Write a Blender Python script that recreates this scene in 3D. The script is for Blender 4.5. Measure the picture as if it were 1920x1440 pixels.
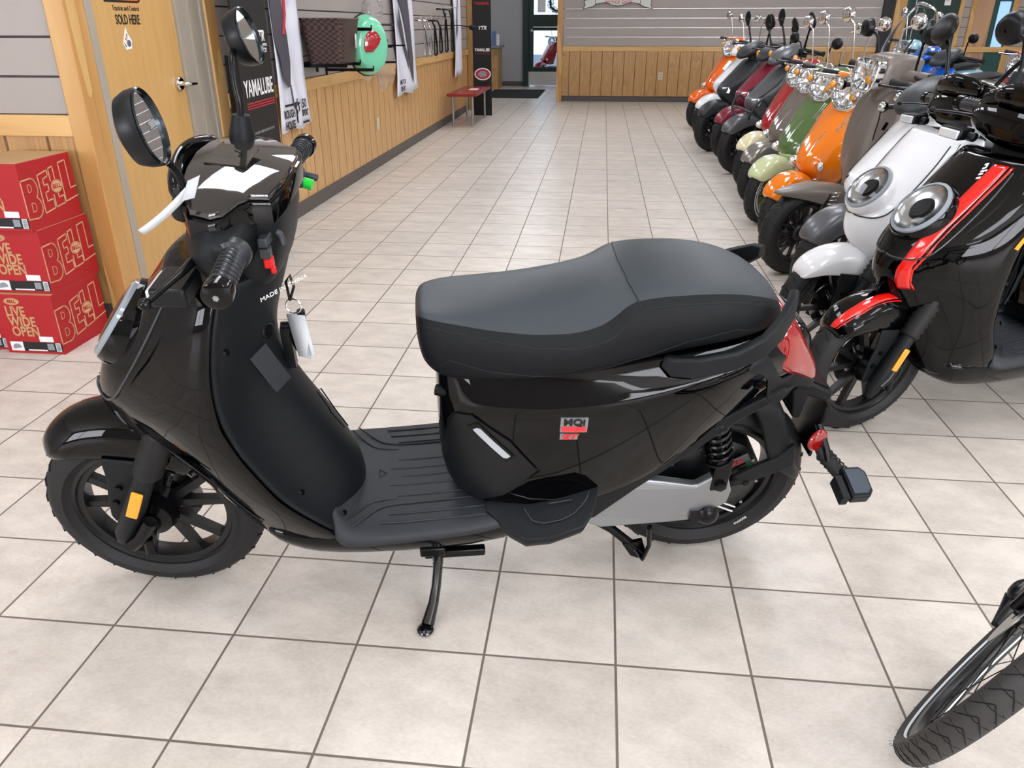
import bpy, bmesh, math, random
from math import sin, cos, pi, radians, atan2, sqrt
from mathutils import Vector, Matrix, Euler
random.seed(7)
for o in list(bpy.data.objects): bpy.data.objects.remove(o, do_unlink=True)
SC = bpy.context.scene
COL = SC.collection
# ---------------- camera ----------------
T = .305                                   # pitch of the floor tiles
cam_d = bpy.data.cameras.new('camera'); cam = bpy.data.objects.new('camera', cam_d); COL.objects.link(cam)
cam_d.sensor_width = 36; cam_d.lens = 36*1449.36/1920; cam_d.clip_start = .05; cam_d.clip_end = 200
cam.location = (.8241, -1.04936, 1.33502)
cam.rotation_euler = (Matrix.Rotation(radians(6.2144), 3, 'Z') @ Matrix.Rotation(radians(90-24.966), 3, 'X') @ Matrix.Rotation(radians(-.08), 3, 'Z')).to_euler()
SC.camera = cam
# ---------------- world, colour ----------------
SC.view_settings.view_transform = 'Standard'; SC.view_settings.look = 'None'
SC.view_settings.exposure = 0.03; SC.view_settings.gamma = 1.0
SC.view_settings.use_curve_mapping = False
W = bpy.data.worlds.new('world'); SC.world = W; W.use_nodes = True
bg = W.node_tree.nodes['Background']; bg.inputs[0].default_value = (.62, .78, 1, 1); bg.inputs[1].default_value = 1.6
PANEL_STRENGTH = 10.2                       # ceiling troffers
FILL_STRENGTH = 12.5  # emission of the added fill windows behind the camera
CEIL = 3.15

# ---------------- materials ----------------
MATS = {}
def lin(h):
    h = h.lstrip('#'); r = [int(h[i:i+2], 16)/255 for i in (0, 2, 4)]
    return tuple(c/12.92 if c <= .04045 else ((c+.055)/1.055)**2.4 for c in r)+(1,)
def mat(name, color='#808080', rough=.5, metal=0, coat=0, emit=None, es=0, trans=0, ior=1.45, alpha=1, spec=None, bump=None, noise=None):
    if name in MATS: return MATS[name]
    m = bpy.data.materials.new(name); m.use_nodes = True; nt = m.node_tree
    b = nt.nodes['Principled BSDF']
    c = lin(color) if isinstance(color, str) else color
    b.inputs['Base Color'].default_value = c
    b.inputs['Roughness'].default_value = rough; b.inputs['Metallic'].default_value = metal
    b.inputs['Coat Weight'].default_value = coat; b.inputs['Coat Roughness'].default_value = .02
    b.inputs['Transmission Weight'].default_value = trans; b.inputs['IOR'].default_value = ior
    b.inputs['Alpha'].default_value = alpha
    if spec is not None: b.inputs['Specular IOR Level'].default_value = spec
    if emit: b.inputs['Emission Color'].default_value = lin(emit); b.inputs['Emission Strength'].default_value = es
    if bump or noise:
        tc = nt.nodes.new('ShaderNodeTexCoord'); n = nt.nodes.new('ShaderNodeTexNoise')
        sc, st = bump if bump else noise
        n.inputs['Scale'].default_value = sc; n.inputs['Detail'].default_value = 3
        nt.links.new(tc.outputs['Object'], n.inputs['Vector'])
        if bump:
            bp = nt.nodes.new('ShaderNodeBump'); bp.inputs['Strength'].default_value = st; bp.inputs['Distance'].default_value = .002
            nt.links.new(n.outputs['Fac'], bp.inputs['Height']); nt.links.new(bp.outputs['Normal'], b.inputs['Normal'])
        if noise:
            mx = nt.nodes.new('ShaderNodeMixRGB'); mx.inputs[1].default_value = tuple(x*(1-st) for x in c[:3])+(1,); mx.inputs[2].default_value = tuple(min(1, x*(1+st)) for x in c[:3])+(1,)
            nt.links.new(n.outputs['Fac'], mx.inputs[0]); nt.links.new(mx.outputs[0], b.inputs['Base Color'])
    MATS[name] = m; return m
def node(nt, t, **k):
    n = nt.nodes.new(t)
    for a, v in k.items(): setattr(n, a, v)
    return n
def floor_mat():
    m = bpy.data.materials.new('floor_tile'); m.use_nodes = True; nt = m.node_tree; L = nt.links.new
    b = nt.nodes['Principled BSDF']; g = node(nt, 'ShaderNodeNewGeometry')
    sx = node(nt, 'ShaderNodeSeparateXYZ'); L(g.outputs['Position'], sx.inputs[0])
    outs = []; ids = []
    for ax in 'XY':
        d = node(nt, 'ShaderNodeMath', operation='DIVIDE'); L(sx.outputs[ax], d.inputs[0]); d.inputs[1].default_value = T
        fr = node(nt, 'ShaderNodeMath', operation='FRACT'); L(d.outputs[0], fr.inputs[0])
        s = node(nt, 'ShaderNodeMath', operation='SUBTRACT'); L(fr.outputs[0], s.inputs[0]); s.inputs[1].default_value = .5
        a = node(nt, 'ShaderNodeMath', operation='ABSOLUTE'); L(s.outputs[0], a.inputs[0]); outs.append(a)
        fl = node(nt, 'ShaderNodeMath', operation='FLOOR'); L(d.outputs[0], fl.inputs[0]); ids.append(fl)
    mx = node(nt, 'ShaderNodeMath', operation='MAXIMUM'); L(outs[0].outputs[0], mx.inputs[0]); L(outs[1].outputs[0], mx.inputs[1])
    gr = node(nt, 'ShaderNodeMapRange'); L(mx.outputs[0], gr.inputs[0])
    gr.inputs[1].default_value = .4885; gr.inputs[2].default_value = .4925
    cb = node(nt, 'ShaderNodeCombineXYZ'); L(ids[0].outputs[0], cb.inputs[0]); L(ids[1].outputs[0], cb.inputs[1])
    wn = node(nt, 'ShaderNodeTexWhiteNoise'); L(cb.outputs[0], wn.inputs[0])
    ad = node(nt, 'ShaderNodeVectorMath', operation='ADD'); L(g.outputs['Position'], ad.inputs[0])
    sv = node(nt, 'ShaderNodeVectorMath', operation='SCALE'); L(wn.outputs['Color'], sv.inputs[0]); sv.inputs['Scale'].default_value = 9
    L(sv.outputs[0], ad.inputs[1])
    n1 = node(nt, 'ShaderNodeTexNoise'); n1.inputs['Scale'].default_value = 7; n1.inputs['Detail'].default_value = 5; n1.inputs['Roughness'].default_value = .6
    mp = node(nt, 'ShaderNodeMapping'); mp.inputs['Scale'].default_value = (1, 1.6, 1); mp.inputs['Rotation'].default_value = (0, 0, .7)
    L(ad.outputs[0], mp.inputs[0]); L(mp.outputs[0], n1.inputs['Vector'])
    n2 = node(nt, 'ShaderNodeTexNoise'); n2.inputs['Scale'].default_value = 90; n2.inputs['Detail'].default_value = 4; L(mp.outputs[0], n2.inputs['Vector'])
    r1 = node(nt, 'ShaderNodeValToRGB'); L(n1.outputs['Fac'], r1.inputs[0])
    r1.color_ramp.elements[0].position = .32; r1.color_ramp.elements[0].color = lin('#c3bbb1')
    r1.color_ramp.elements[1].position = .68; r1.color_ramp.elements[1].color = lin('#dad2c8')
    m2 = node(nt, 'ShaderNodeMixRGB', blend_type='OVERLAY'); m2.inputs[0].default_value = .22; L(r1.outputs[0], m2.inputs[1]); L(n2.outputs['Fac'], m2.inputs[2])
    hv = node(nt, 'ShaderNodeHueSaturation'); L(m2.outputs[0], hv.inputs['Color'])
    vr = node(nt, 'ShaderNodeMapRange'); L(wn.outputs['Value'], vr.inputs[0]); vr.inputs[3].default_value = .94; vr.inputs[4].default_value = 1.05
    L(vr.outputs[0], hv.inputs['Value'])
    m3 = node(nt, 'ShaderNodeMixRGB'); L(gr.outputs[0], m3.inputs[0]); L(hv.outputs[0], m3.inputs[1]); m3.inputs[2].default_value = lin('#6e635b')
    L(m3.outputs[0], b.inputs['Base Color'])
    rr = node(nt, 'ShaderNodeMapRange'); L(n2.outputs['Fac'], rr.inputs[0]); rr.inputs[3].default_value = .24; rr.inputs[4].default_value = .42
    mr = node(nt, 'ShaderNodeMixRGB'); L(gr.outputs[0], mr.inputs[0]); L(rr.outputs[0], mr.inputs[1]); mr.inputs[2].default_value = (.8, .8, .8, 1)
    L(mr.outputs[0], b.inputs['Roughness'])
    inv = node(nt, 'ShaderNodeMath', operation='MULTIPLY_ADD'); L(gr.outputs[0], inv.inputs[0]); inv.inputs[1].default_value = -1
    n3 = node(nt, 'ShaderNodeMath', operation='MULTIPLY'); L(n1.outputs['Fac'], n3.inputs[0]); n3.inputs[1].default_value = .6; L(n3.outputs[0], inv.inputs[2])
    bp = node(nt, 'ShaderNodeBump'); bp.inputs['Strength'].default_value = .35; bp.inputs['Distance'].default_value = .002
    L(inv.outputs[0], bp.inputs['Height']); L(bp.outputs[0], b.inputs['Normal'])
    b.inputs['Specular IOR Level'].default_value = .45
    return m
def wood_mat(name, c0, c1, scale=(1, 1, 1), groove=None, axis='X', knots=True, rough=.38, ring=9., streak=.35):
    m = bpy.data.materials.new(name); m.use_nodes = True; nt = m.node_tree; L = nt.links.new
    b = nt.nodes['Principled BSDF']; g = node(nt, 'ShaderNodeNewGeometry')
    mp = node(nt, 'ShaderNodeMapping'); mp.inputs['Scale'].default_value = scale; L(g.outputs['Position'], mp.inputs[0])
    vec = mp.outputs[0]
    if groove:
        sx = node(nt, 'ShaderNodeSeparateXYZ'); L(g.outputs['Position'], sx.inputs[0])
        d = node(nt, 'ShaderNodeMath', operation='DIVIDE'); L(sx.outputs[axis], d.inputs[0]); d.inputs[1].default_value = groove
        fl = node(nt, 'ShaderNodeMath', operation='FLOOR'); L(d.outputs[0], fl.inputs[0])
        wn = node(nt, 'ShaderNodeTexWhiteNoise', noise_dimensions='1D'); L(fl.outputs[0], wn.inputs['W'])
        sc = node(nt, 'ShaderNodeVectorMath', operation='SCALE'); L(wn.outputs['Color'], sc.inputs[0]); sc.inputs['Scale'].default_value = 7
        ad = node(nt, 'ShaderNodeVectorMath', operation='ADD'); L(vec, ad.inputs[0]); L(sc.outputs[0], ad.inputs[1]); vec = ad.outputs[0]
        fr = node(nt, 'ShaderNodeMath', operation='FRACT'); L(d.outputs[0], fr.inputs[0])
        s = node(nt, 'ShaderNodeMath', operation='SUBTRACT'); L(fr.outputs[0], s.inputs[0]); s.inputs[1].default_value = .5
        a = node(nt, 'ShaderNodeMath', operation='ABSOLUTE'); L(s.outputs[0], a.inputs[0])
        gr = node(nt, 'ShaderNodeMapRange'); L(a.outputs[0], gr.inputs[0]); w = .004/groove
        gr.inputs[1].default_value = .5-2*w; gr.inputs[2].default_value = .5-w
    n = node(nt, 'ShaderNodeTexNoise'); n.inputs['Scale'].default_value = 1.1; n.inputs['Detail'].default_value = 2; n.inputs['Distortion'].default_value = .4; L(vec, n.inputs['Vector'])
    mu = node(nt, 'ShaderNodeMath', operation='MULTIPLY'); L(n.outputs['Fac'], mu.inputs[0]); mu.inputs[1].default_value = ring
    sn = node(nt, 'ShaderNodeMath', operation='FRACT'); L(mu.outputs[0], sn.inputs[0])
    n2 = node(nt, 'ShaderNodeTexNoise'); n2.inputs['Scale'].default_value = 14; n2.inputs['Detail'].default_value = 4; L(vec, n2.inputs['Vector'])
    mxx = node(nt, 'ShaderNodeMixRGB'); mxx.inputs[0].default_value = streak; L(sn.outputs[0], mxx.inputs[1]); L(n2.outputs['Fac'], mxx.inputs[2])
    r = node(nt, 'ShaderNodeValToRGB'); L(mxx.outputs[0], r.inputs[0])
    r.color_ramp.elements[0].position = .1; r.color_ramp.elements[0].color = lin(c0)
    r.color_ramp.elements[1].position = .85; r.color_ramp.elements[1].color = lin(c1)
    col = r.outputs[0]
    if groove:
        m3 = node(nt, 'ShaderNodeMixRGB'); L(gr.outputs[0], m3.inputs[0]); L(col, m3.inputs[1]); m3.inputs[2].default_value = lin('#6b4a26'); col = m3.outputs[0]
        bp = node(nt, 'ShaderNodeBump'); bp.invert = True; bp.inputs['Strength'].default_value = .6; bp.inputs['Distance'].default_value = .004
        L(gr.outputs[0], bp.inputs['Height']); L(bp.outputs[0], b.inputs['Normal'])
    L(col, b.inputs['Base Color']); b.inputs['Roughness'].default_value = rough
    MATS[name] = m; return m
def slat_mat(name, col, pitch, phase):
    m = bpy.data.materials.new(name); m.use_nodes = True; nt = m.node_tree
    b = nt.nodes['Principled BSDF']; b.inputs['Base Color'].default_value = lin(col); b.inputs['Roughness'].default_value = .45
    n = node(nt, 'ShaderNodeTexNoise'); n.inputs['Scale'].default_value = 3
    MATS[name] = m; return m
M_floor = floor_mat()
M_pine = wood_mat('pine_trim', '#b68549', '#d0a86c', (2.2, 2.2, .35), ring=5)
M_pineH = wood_mat('pine_rail', '#c49355', '#e0b87a', (.35, .35, 5), ring=5)
M_panY = wood_mat('wood_panelling_side', '#b98a50', '#dbb078', (1.5, 5.5, .55), .2032, 'Y', ring=13, streak=.5)
M_panX = wood_mat('wood_panelling_end', '#a17847', '#c69b64', (5.5, 1.5, .55), .2032, 'X', ring=13, streak=.5)
M_door = wood_mat('birch_door', '#c09355', '#cfa76a', (1, 3, .4), ring=3, streak=.8)
M_slat = mat('slatwall_board', '#a49c96', .5)
M_groove = mat('slatwall_groove', '#4a4644', .6)
M_alum = mat('slatwall_insert', '#c9c8c8', .3, .7)
M_base = mat('vinyl_baseboard', '#57504b', .5)
M_wall = mat('painted_wall', '#b3b0ad', .6)
M_ceil = mat('ceiling_tile', '#dcdad4', .9)
M_frameg = mat('steel_door_frame', '#a39a8c', .45)
M_blk = mat('gloss_black', '#020203', .035, 0, 0, spec=.36)
M_mat = mat('matte_black_plastic', '#101316', .5, spec=.3, bump=(900, .15))
M_mat2 = mat('satin_black_plastic', '#0c0e11', .36, spec=.35)
M_rub = mat('rubber_tyre', '#131314', .62, bump=(300, .2))
M_rub2 = mat('rubber_floor_mat', '#23272c', .55, noise=(9, .18))
M_rim = mat('satin_black_rim', '#0d0e10', .35)
M_frk = mat('black_steel', '#0b0b0d', .25, .4)
M_chr = mat('chrome', '#d9dadb', .08, 1)
M_alu = mat('cast_aluminium', '#9fa3a6', .33, .85)
M_disc = mat('steel_disc', '#8b8a88', .3, 1)
M_mir = mat('mirror_glass', '#e8ebee', .01, 1)
M_lens = mat('clear_lens', '#f4f6f8', .03, trans=1, ior=1.3)
M_refl = mat('lamp_reflector', '#c7c9cb', .18, 1)
M_red = mat('red_lens', '#8e0806', .08, coat=1, emit='#ff1a0a', es=.015)
M_amb = mat('amber_lens', '#ee9a10', .15, coat=1)
M_wht = mat('white_print', '#f0f0ee', .4)
M_paper = mat('white_paper_tag', '#c4c8cc', .6)
M_strip = mat('white_light_strip', '#a9adb2', .3)
M_redp = mat('red_paint', '#d8160c', .12, coat=.8)
M_btnr = mat('red_switch', '#d01217', .35)
M_btng = mat('green_switch', '#23c63a', .35)

# ---------------- mesh helpers ----------------
class MB:
    base = None
    def __init__(s, M=None): s.v = []; s.f = []; s.mi = []; s.M = M if M is not None else MB.base; s.m = 0
    def add(s, vs, fs, mi=None):
        o = len(s.v)
        for p in vs:
            p = Vector(p); s.v.append(s.M @ p if s.M else p)
        for f in fs: s.f.append([o+i for i in f]); s.mi.append(s.m if mi is None else mi)
        return s
    def box(s, lo, hi, R=None, mi=None):
        x0, y0, z0 = lo; x1, y1, z1 = hi
        vs = [Vector(p) for p in ((x0, y0, z0), (x1, y0, z0), (x1, y1, z0), (x0, y1, z0), (x0, y0, z1), (x1, y0, z1), (x1, y1, z1), (x0, y1, z1))]
        if R is not None: vs = [R @ p for p in vs]
        return s.add(vs, [(0, 3, 2, 1), (4, 5, 6, 7), (0, 1, 5, 4), (1, 2, 6, 5), (2, 3, 7, 6), (3, 0, 4, 7)], mi)
    def cbox(s, c, size, rot=(0, 0, 0), mi=None):
        R = Matrix.Translation(c) @ Euler(rot).to_matrix().to_4x4(); h = [x/2 for x in size]
        return s.box([-x for x in h], h, R, mi)
    def tube(s, pts, r, seg=10, cap=True, closed=False, smooth=0, mi=None, flat=1):
        pts = [Vector(p) for p in pts]; rs = list(r) if isinstance(r, (list, tuple)) else [r]*len(pts)
        for _ in range(smooth):
            if closed: break
            np_, nr = [pts[0]], [rs[0]]
            for i in range(len(pts)-1):
                np_ += [pts[i]*.75+pts[i+1]*.25, pts[i]*.25+pts[i+1]*.75]; nr += [rs[i]*.75+rs[i+1]*.25, rs[i]*.25+rs[i+1]*.75]
            np_.append(pts[-1]); nr.append(rs[-1]); pts, rs = np_, nr
        n = len(pts); rings = []; up = None
        for i in range(n):
            if closed: t = pts[(i+1) % n]-pts[i-1]
            else: t = pts[min(i+1, n-1)]-pts[max(i-1, 0)]
            if t.length < 1e-9: t = Vector((0, 0, 1))
            t.normalize()
            if up is None: up = Vector((0, 0, 1)) if abs(t.z) < .9 else Vector((0, 1, 0))
            a = up-t*up.dot(t)
            if a.length < 1e-6: a = t.orthogonal()
            a.normalize(); up = a; c = t.cross(a)
            rings.append([pts[i]+(a*cos(2*pi*k/seg)*flat+c*sin(2*pi*k/seg))*rs[i] for k in range(seg)])
        return s.loft(rings, cap=cap and not closed, loop=closed, mi=mi)
    def loft(s, rings, cap=True, loop=False, closed=True, mi=None):
        n = len(rings); k = len(rings[0]); vs = [p for r in rings for p in r]; fs = []
        for i in range(n if loop else n-1):
            j = (i+1) % n
            for a in range(k if closed else k-1):
                b = (a+1) % k; fs.append((i*k+a, i*k+b, j*k+b, j*k+a))
        if cap: fs.append(tuple(range(k))[::-1]); fs.append(tuple((n-1)*k+a for a in range(k)))
        return s.add(vs, fs, mi)
    def lathe(s, prof, c=(0, 0, 0), axis=(0, 1, 0), seg=32, mi=None, loop=False):
        ax = Vector(axis).normalized(); a = ax.orthogonal().normalized(); b = ax.cross(a); c = Vector(c)
        rings = [[c+ax*h+(a*cos(2*pi*k/seg)+b*sin(2*pi*k/seg))*max(r, 1e-5) for k in range(seg)] for r, h in prof]
        return s.loft(rings, cap=False, loop=loop, mi=mi)
    def cyl(s, p0, p1, r0, r1=None, seg=16, mi=None):
        return s.tube([p0, p1], [r0, r0 if r1 is None else r1], seg, mi=mi)
    def prism(s, poly, f, t0, t1, mi=None):
        n = len(poly); a = [f(x, y, t0) for x, y in poly]; b = [f(x, y, t1) for x, y in poly]
        fs = [tuple(range(n)), tuple(range(2*n-1, n-1, -1))]+[(i, n+i, n+(i+1) % n, (i+1) % n) for i in range(n)]
        return s.add(a+b, fs, mi)
    def ell(s, c, r, seg=20, rings=12, rot=None, mi=None):
        R = rot if rot is not None else Matrix.Identity(3); c = Vector(c); rr = []
        for i in range(rings+1):
            ph = -pi/2+pi*i/rings; q = max(cos(ph), 1e-4)
            rr.append([c+R @ Vector((r[0]*q*cos(2*pi*k/seg), r[1]*q*sin(2*pi*k/seg), r[2]*sin(ph))) for k in range(seg)])
        return s.loft(rr, mi=mi)
    def build(s, name, m, parent=None, smooth=True, bevel=0, sub=0, ang=38, bseg=2):
        me = bpy.data.meshes.new(name); me.from_pydata([tuple(p) for p in s.v], [], s.f)
        ms = m if isinstance(m, (list, tuple)) else [m]
        for x in ms: me.materials.append(x)
        for p, i in zip(me.polygons, s.mi): p.material_index = min(i, len(ms)-1); p.use_smooth = smooth
        bm = bmesh.new(); bm.from_mesh(me); bmesh.ops.recalc_face_normals(bm, faces=bm.faces); bm.to_mesh(me); bm.free()
        if smooth and not sub: me.set_sharp_from_angle(angle=radians(ang))
        o = bpy.data.objects.new(name, me); COL.objects.link(o)
        if parent is not None: o.parent = parent
        if bevel:
            b = o.modifiers.new('bevel', 'BEVEL'); b.width = bevel; b.segments = bseg; b.limit_method = 'ANGLE'; b.angle_limit = radians(40)
        if sub: b = o.modifiers.new('sub', 'SUBSURF'); b.levels = sub; b.render_levels = sub
        return o
def tag(o, label, cat, group=None, kind=None):
    o['label'] = label; o['category'] = cat
    if group: o['group'] = group
    if kind: o['kind'] = kind
    return o
def struct(o): o['kind'] = 'structure'; return o
def empty(name, loc=(0, 0, 0), rot=(0, 0, 0)):
    o = bpy.data.objects.new(name, None); COL.objects.link(o); o.location = loc; o.rotation_euler = rot; o.empty_display_size = .1; return o
def frame_M(p, ex, ey):
    ex = Vector(ex).normalized(); ey = Vector(ey); ez = ex.cross(ey).normalized(); ey = ez.cross(ex)
    return Matrix(((ex.x, ey.x, ez.x, p[0]), (ex.y, ey.y, ez.y, p[1]), (ex.z, ey.z, ez.z, p[2]), (0, 0, 0, 1)))
def text(name, body, p, ex, ey, size, m, parent=None, ext=.0006, sx=1., bold=0., shear=0, align='CENTER', post=None):
    cu = bpy.data.curves.new(name, 'FONT'); cu.body = body; cu.size = size; cu.extrude = ext; cu.offset = bold; cu.shear = shear
    cu.align_x = align; cu.align_y = 'CENTER'; cu.resolution_u = 3
    to = bpy.data.objects.new('tmp', cu); COL.objects.link(to)
    bpy.context.view_layer.update()
    me = bpy.data.meshes.new_from_object(to); bpy.data.objects.remove(to); bpy.data.curves.remove(cu)
    F = frame_M(p, ex, ey) @ Matrix.Diagonal((sx, 1, 1, 1)); me.transform(F)
    if post is None: post = MB.base
    if post: me.transform(post)
    me.materials.clear(); me.materials.append(m); me.name = name
    o = bpy.data.objects.new(name, me); COL.objects.link(o)
    if parent is not None: o.parent = parent
    return o
def interp(tab, x, k):
    if x <= tab[0][0]: return tab[0][k]
    for a, b in zip(tab, tab[1:]):
        if x <= b[0]: t = (x-a[0])/(b[0]-a[0]); return a[k]*(1-t)+b[k]*t
    return tab[-1][k]
def mirror_ring(half): return half+[(p[0], -p[1], p[2]) for p in half[::-1] if abs(p[1]) > 1e-6]

from mathutils.bvhtree import BVHTree
def bvh(o):
    bpy.context.view_layer.update(); return BVHTree.FromObject(o, bpy.context.evaluated_depsgraph_get())
def snap_pts(pts, tree, off, M=None):
    """move points onto the finished surface of a part"""
    M = M if M is not None else MB.base; out = []; Mi = M.inverted() if M else None
    for p in pts:
        p = Vector(p); q = M @ p if M else p; h, n, i, d = tree.find_nearest(q)
        if n.dot(q-h) < 0 and d > .02: n = -n
        h = h+n*off; out.append(Mi @ h if Mi else h)
    return out
def snap_side(o, tree, side, off, depth=None):
    """lay a thin mesh on the flank of a part, looking along its width"""
    ys = [v.co.y for v in o.data.vertices]; y0 = (min(ys)+max(ys))/2
    for i, v in enumerate(o.data.vertices):
        d = depth[i] if depth else (v.co.y-y0)*side
        h = tree.ray_cast(Vector((v.co.x, side*.6, v.co.z)), Vector((0, -side, 0)))
        if h[0] is not None: v.co = h[0]+Vector((0, side*(off+d), 0))
    o.data.update(); return o
# ---------------- the setting ----------------
XL = -1.42; YE = 14.62; YF = 2.3; XR = 10.5; YB = -5.2
def quad(name, pts, m):
    b = MB(); b.add(pts, [(0, 1, 2, 3)]); return struct(b.build(name, m, smooth=False))
def sbox(name, lo, hi, m, bevel=0): return struct(MB().box(lo, hi).build(name, m, smooth=False, bevel=bevel))
sbox('floor', (-6, YB-.2, -.1), (XR+.2, 21, 0), M_floor)
sbox('ceiling', (-6, YB-.2, CEIL), (XR+.2, 21, CEIL+.1), M_ceil)
RZ0, RZ1 = .875, .96
def slat(b, fixed, ax, a0, a1, zs, inward, m_b=0, m_g=1, depth=.018):
    """slatwall: boards with a T groove between; ax = axis along the wall"""
    zs = [z for z in zs]
    for z0, z1 in zip(zs, zs[1:]):
        lo, hi = z0+.005, z1-.005
        f0, f1 = fixed, fixed+inward*depth
        if ax == 'y': b.box((min(f0, f1), a0, lo), (max(f0, f1), a1, hi), mi=m_b)
        else: b.box((a0, min(f0, f1), lo), (a1, max(f0, f1), hi), mi=m_b)
    f0, f1 = fixed-inward*.02, fixed+inward*.004
    z0, z1 = zs[0], zs[-1]
    if ax == 'y': b.box((min(f0, f1), a0, z0), (max(f0, f1), a1, z1), mi=m_g)
    else: b.box((a0, min(f0, f1), z0), (a1, max(f0, f1), z1), mi=m_g)
ZS = [RZ1+.157*i for i in range(15)]
# left wall beyond the door
b = MB(); slat(b, XL-.018, 'y', 3.69, 12.75, ZS, 1); b.m = 2
b.box((XL-.12, 3.69, 0), (XL-.04, 12.75, CEIL), mi=2); struct(b.build('wall_left', [M_slat, M_groove, M_wall], smooth=False))
sbox('trim_1', (XL-.04, 3.69, .1), (XL-.004, 12.75, RZ0), M_panY)
sbox('trim_2', (XL-.04, 3.69, RZ0), (XL+.016, 12.75, RZ1), M_pineH, .003)
sbox('baseboard_left', (XL-.03, 3.69, 0), (XL+.004, 12.75, .105), M_base, .002)
# door bay of the left wall
sbox('wall_door', (XL-.14, 2.445, 2.12), (XL-.03, 3.69, CEIL), M_slat)
sbox('trim_3', (XL-.08, 2.36, 0), (XL+.006, 2.445, 2.2), M_pine, .002)
sbox('trim_4', (XL-.14, 3.56, 0), (XL+.012, 3.69, 2.2), M_pine, .004)
b = MB(); b.box((XL-.12, 2.445, 0), (XL+.010, 2.492, 2.12)); b.box((XL-.12, 2.492, 0), (XL-.02, 2.545, 2.12))
b.box((XL-.12, 3.52, 0), (XL+.002, 3.56, 2.12)); b.box((XL-.12, 3.40, 0), (XL-.008, 3.52, 2.12)); b.box((XL-.12, 3.29, 0), (XL-.02, 3.40, 2.12)); b.box((XL-.12, 2.445, 2.08), (XL+.002, 3.56, 2.12))
struct(b.build('trim_5', M_frameg, smooth=False, bevel=.002))
dr = empty('door_1', (XL-.045, 2.97, 0)); struct(dr)
b = MB(); b.box((-.02, -.425, .01), (.008, .315, 2.08)); b.build('door_leaf', M_door, dr, smooth=False)
h = MB(); h.lathe([(0, .0), (.036, .0), (.036, .012), (.03, .018), (0, .018)], (.01, .245, 1.045), (1, 0, 0), 24)
h.tube([(.02, .245, 1.045), (.055, .245, 1.045), (.062, .26, 1.043), (.062, .34, 1.04)], [.012, .012, .011, .009], 10, smooth=1); h.build('door_handle', M_chr, dr)
# wall that faces the camera behind the helmet cartons
b = MB(); slat(b, YF+.018, 'x', -5.9, -1.49, [.975+.157*i for i in range(15)], -1)
b.box((-5.9, YF+.04, 0), (-1.49, YF+.12, CEIL), mi=2); struct(b.build('wall_front', [M_slat, M_groove, M_wall], smooth=False))
sbox('trim_6', (-5.9, YF-.004, .1), (-1.49, YF+.03, .885), M_panX)
sbox('trim_7', (-5.9, YF-.016, .885), (-1.49, YF+.02, .975), M_pineH, .003)
sbox('baseboard_front', (-5.9, YF-.008, 0), (-1.49, YF+.02, .105), M_base)
sbox('trim_8', (-1.49, YF-.02, 0), (XL+.02, 2.36, CEIL), M_pine, .005)
# end wall
b = MB(); slat(b, YE+.018, 'x', .07, 5.66, ZS, -1)
b.box((.07, YE+.04, 0), (XR, YE+.12, CEIL), mi=2); struct(b.build('wall_end', [M_slat, M_groove, M_wall], smooth=False))
b = MB()
for i, z in enumerate(ZS[1:]): b.box((.1, YE-.004, z-.006), (5.65, YE+.004, z+.003))
struct(b.build('trim_9', M_alum, smooth=False))
sbox('trim_10', (.07, YE-.004, .1), (5.66, YE+.03, RZ0), M_panX)
sbox('trim_11', (.07, YE-.02, RZ0), (5.66, YE+.02, RZ1), M_pineH, .003)
sbox('baseboard_end', (.07, YE-.01, 0), (7.0, YE+.02, .085), M_base)
sbox('trim_12', (-.03, YE-.06, 0), (.07, YE+.08, CEIL), M_pine, .004)
# right hand end: posts, green door, window
sbox('trim_13', (5.66, YE-.08, 0), (5.82, YE+.05, CEIL), mat('dark_post', '#16181a', .5))
sbox('trim_14', (5.86, YE-.04, 0), (6.05, YE+.05, CEIL), M_pine, .004)
M_green = mat('dark_green_door', '#16302a', .4)
dg = empty('door_2', (6.5, YE, 0)); struct(dg)
b = MB(); b.box((-.43, -.02, 0), (.43, .03, 2.2)); b.build('door_leaf', M_green, dg, smooth=False)
b = MB(); b.box((-.445, -.035, 0), (-.41, .03, 2.25)); b.box((.0, -.03, 0), (.008, .0, 2.2)); b.build('door_frame', mat('green_frame', '#1d4a44', .4), dg, smooth=False)
b = MB(); b.cyl((-.3, -.03, 0), (-.3, -.03, 2.2), .008); b.build('door_rod', M_alum, dg)
b = MB(); b.box((.17, -.025, 1.62), (.27, -.02, 1.78)); b.build('notice', M_wht, dg, smooth=False)
text('notice_text', 'NO\nEXIT', (.22, -.0265, 1.71), (1, 0, 0), (0, 0, 1), .035, mat('red_print', '#b3202a', .5), dg)
sbox('trim_15', (6.93, YE-.04, 0), (7.0, YE+.05, CEIL), M_pine, .004)
b = MB(); slat(b, YE+.018, 'x', 7.0, 7.13, ZS, -1); struct(b.build('wall_end_strip', [M_slat, M_groove], smooth=False))
sbox('trim_16', (7.13, YE-.05, 0), (7.2, YE+.05, CEIL), M_pine, .004)
sbox('trim_17', (7.2, YE-.02, 0), (7.5, YE+.05, CEIL), wood_mat('pine_board', '#a77f5c', '#c09a76', (1.6, 1.6, .3), ring=5))
wn_ = empty('window_1', (7.68, YE, 0)); struct(wn_)
b = MB(); b.box((-.18, -.03, 0), (-.1, .03, 2.4)); b.box((.1, -.03, 0), (.12, .03, 2.4)); b.box((-.1, -.03, 0), (.1, .03, .95)); b.box((-.1, -.03, 1.68), (.1, .03, 2.4)); b.build('window_frame', mat('green_frame'), wn_, smooth=False)
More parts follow.
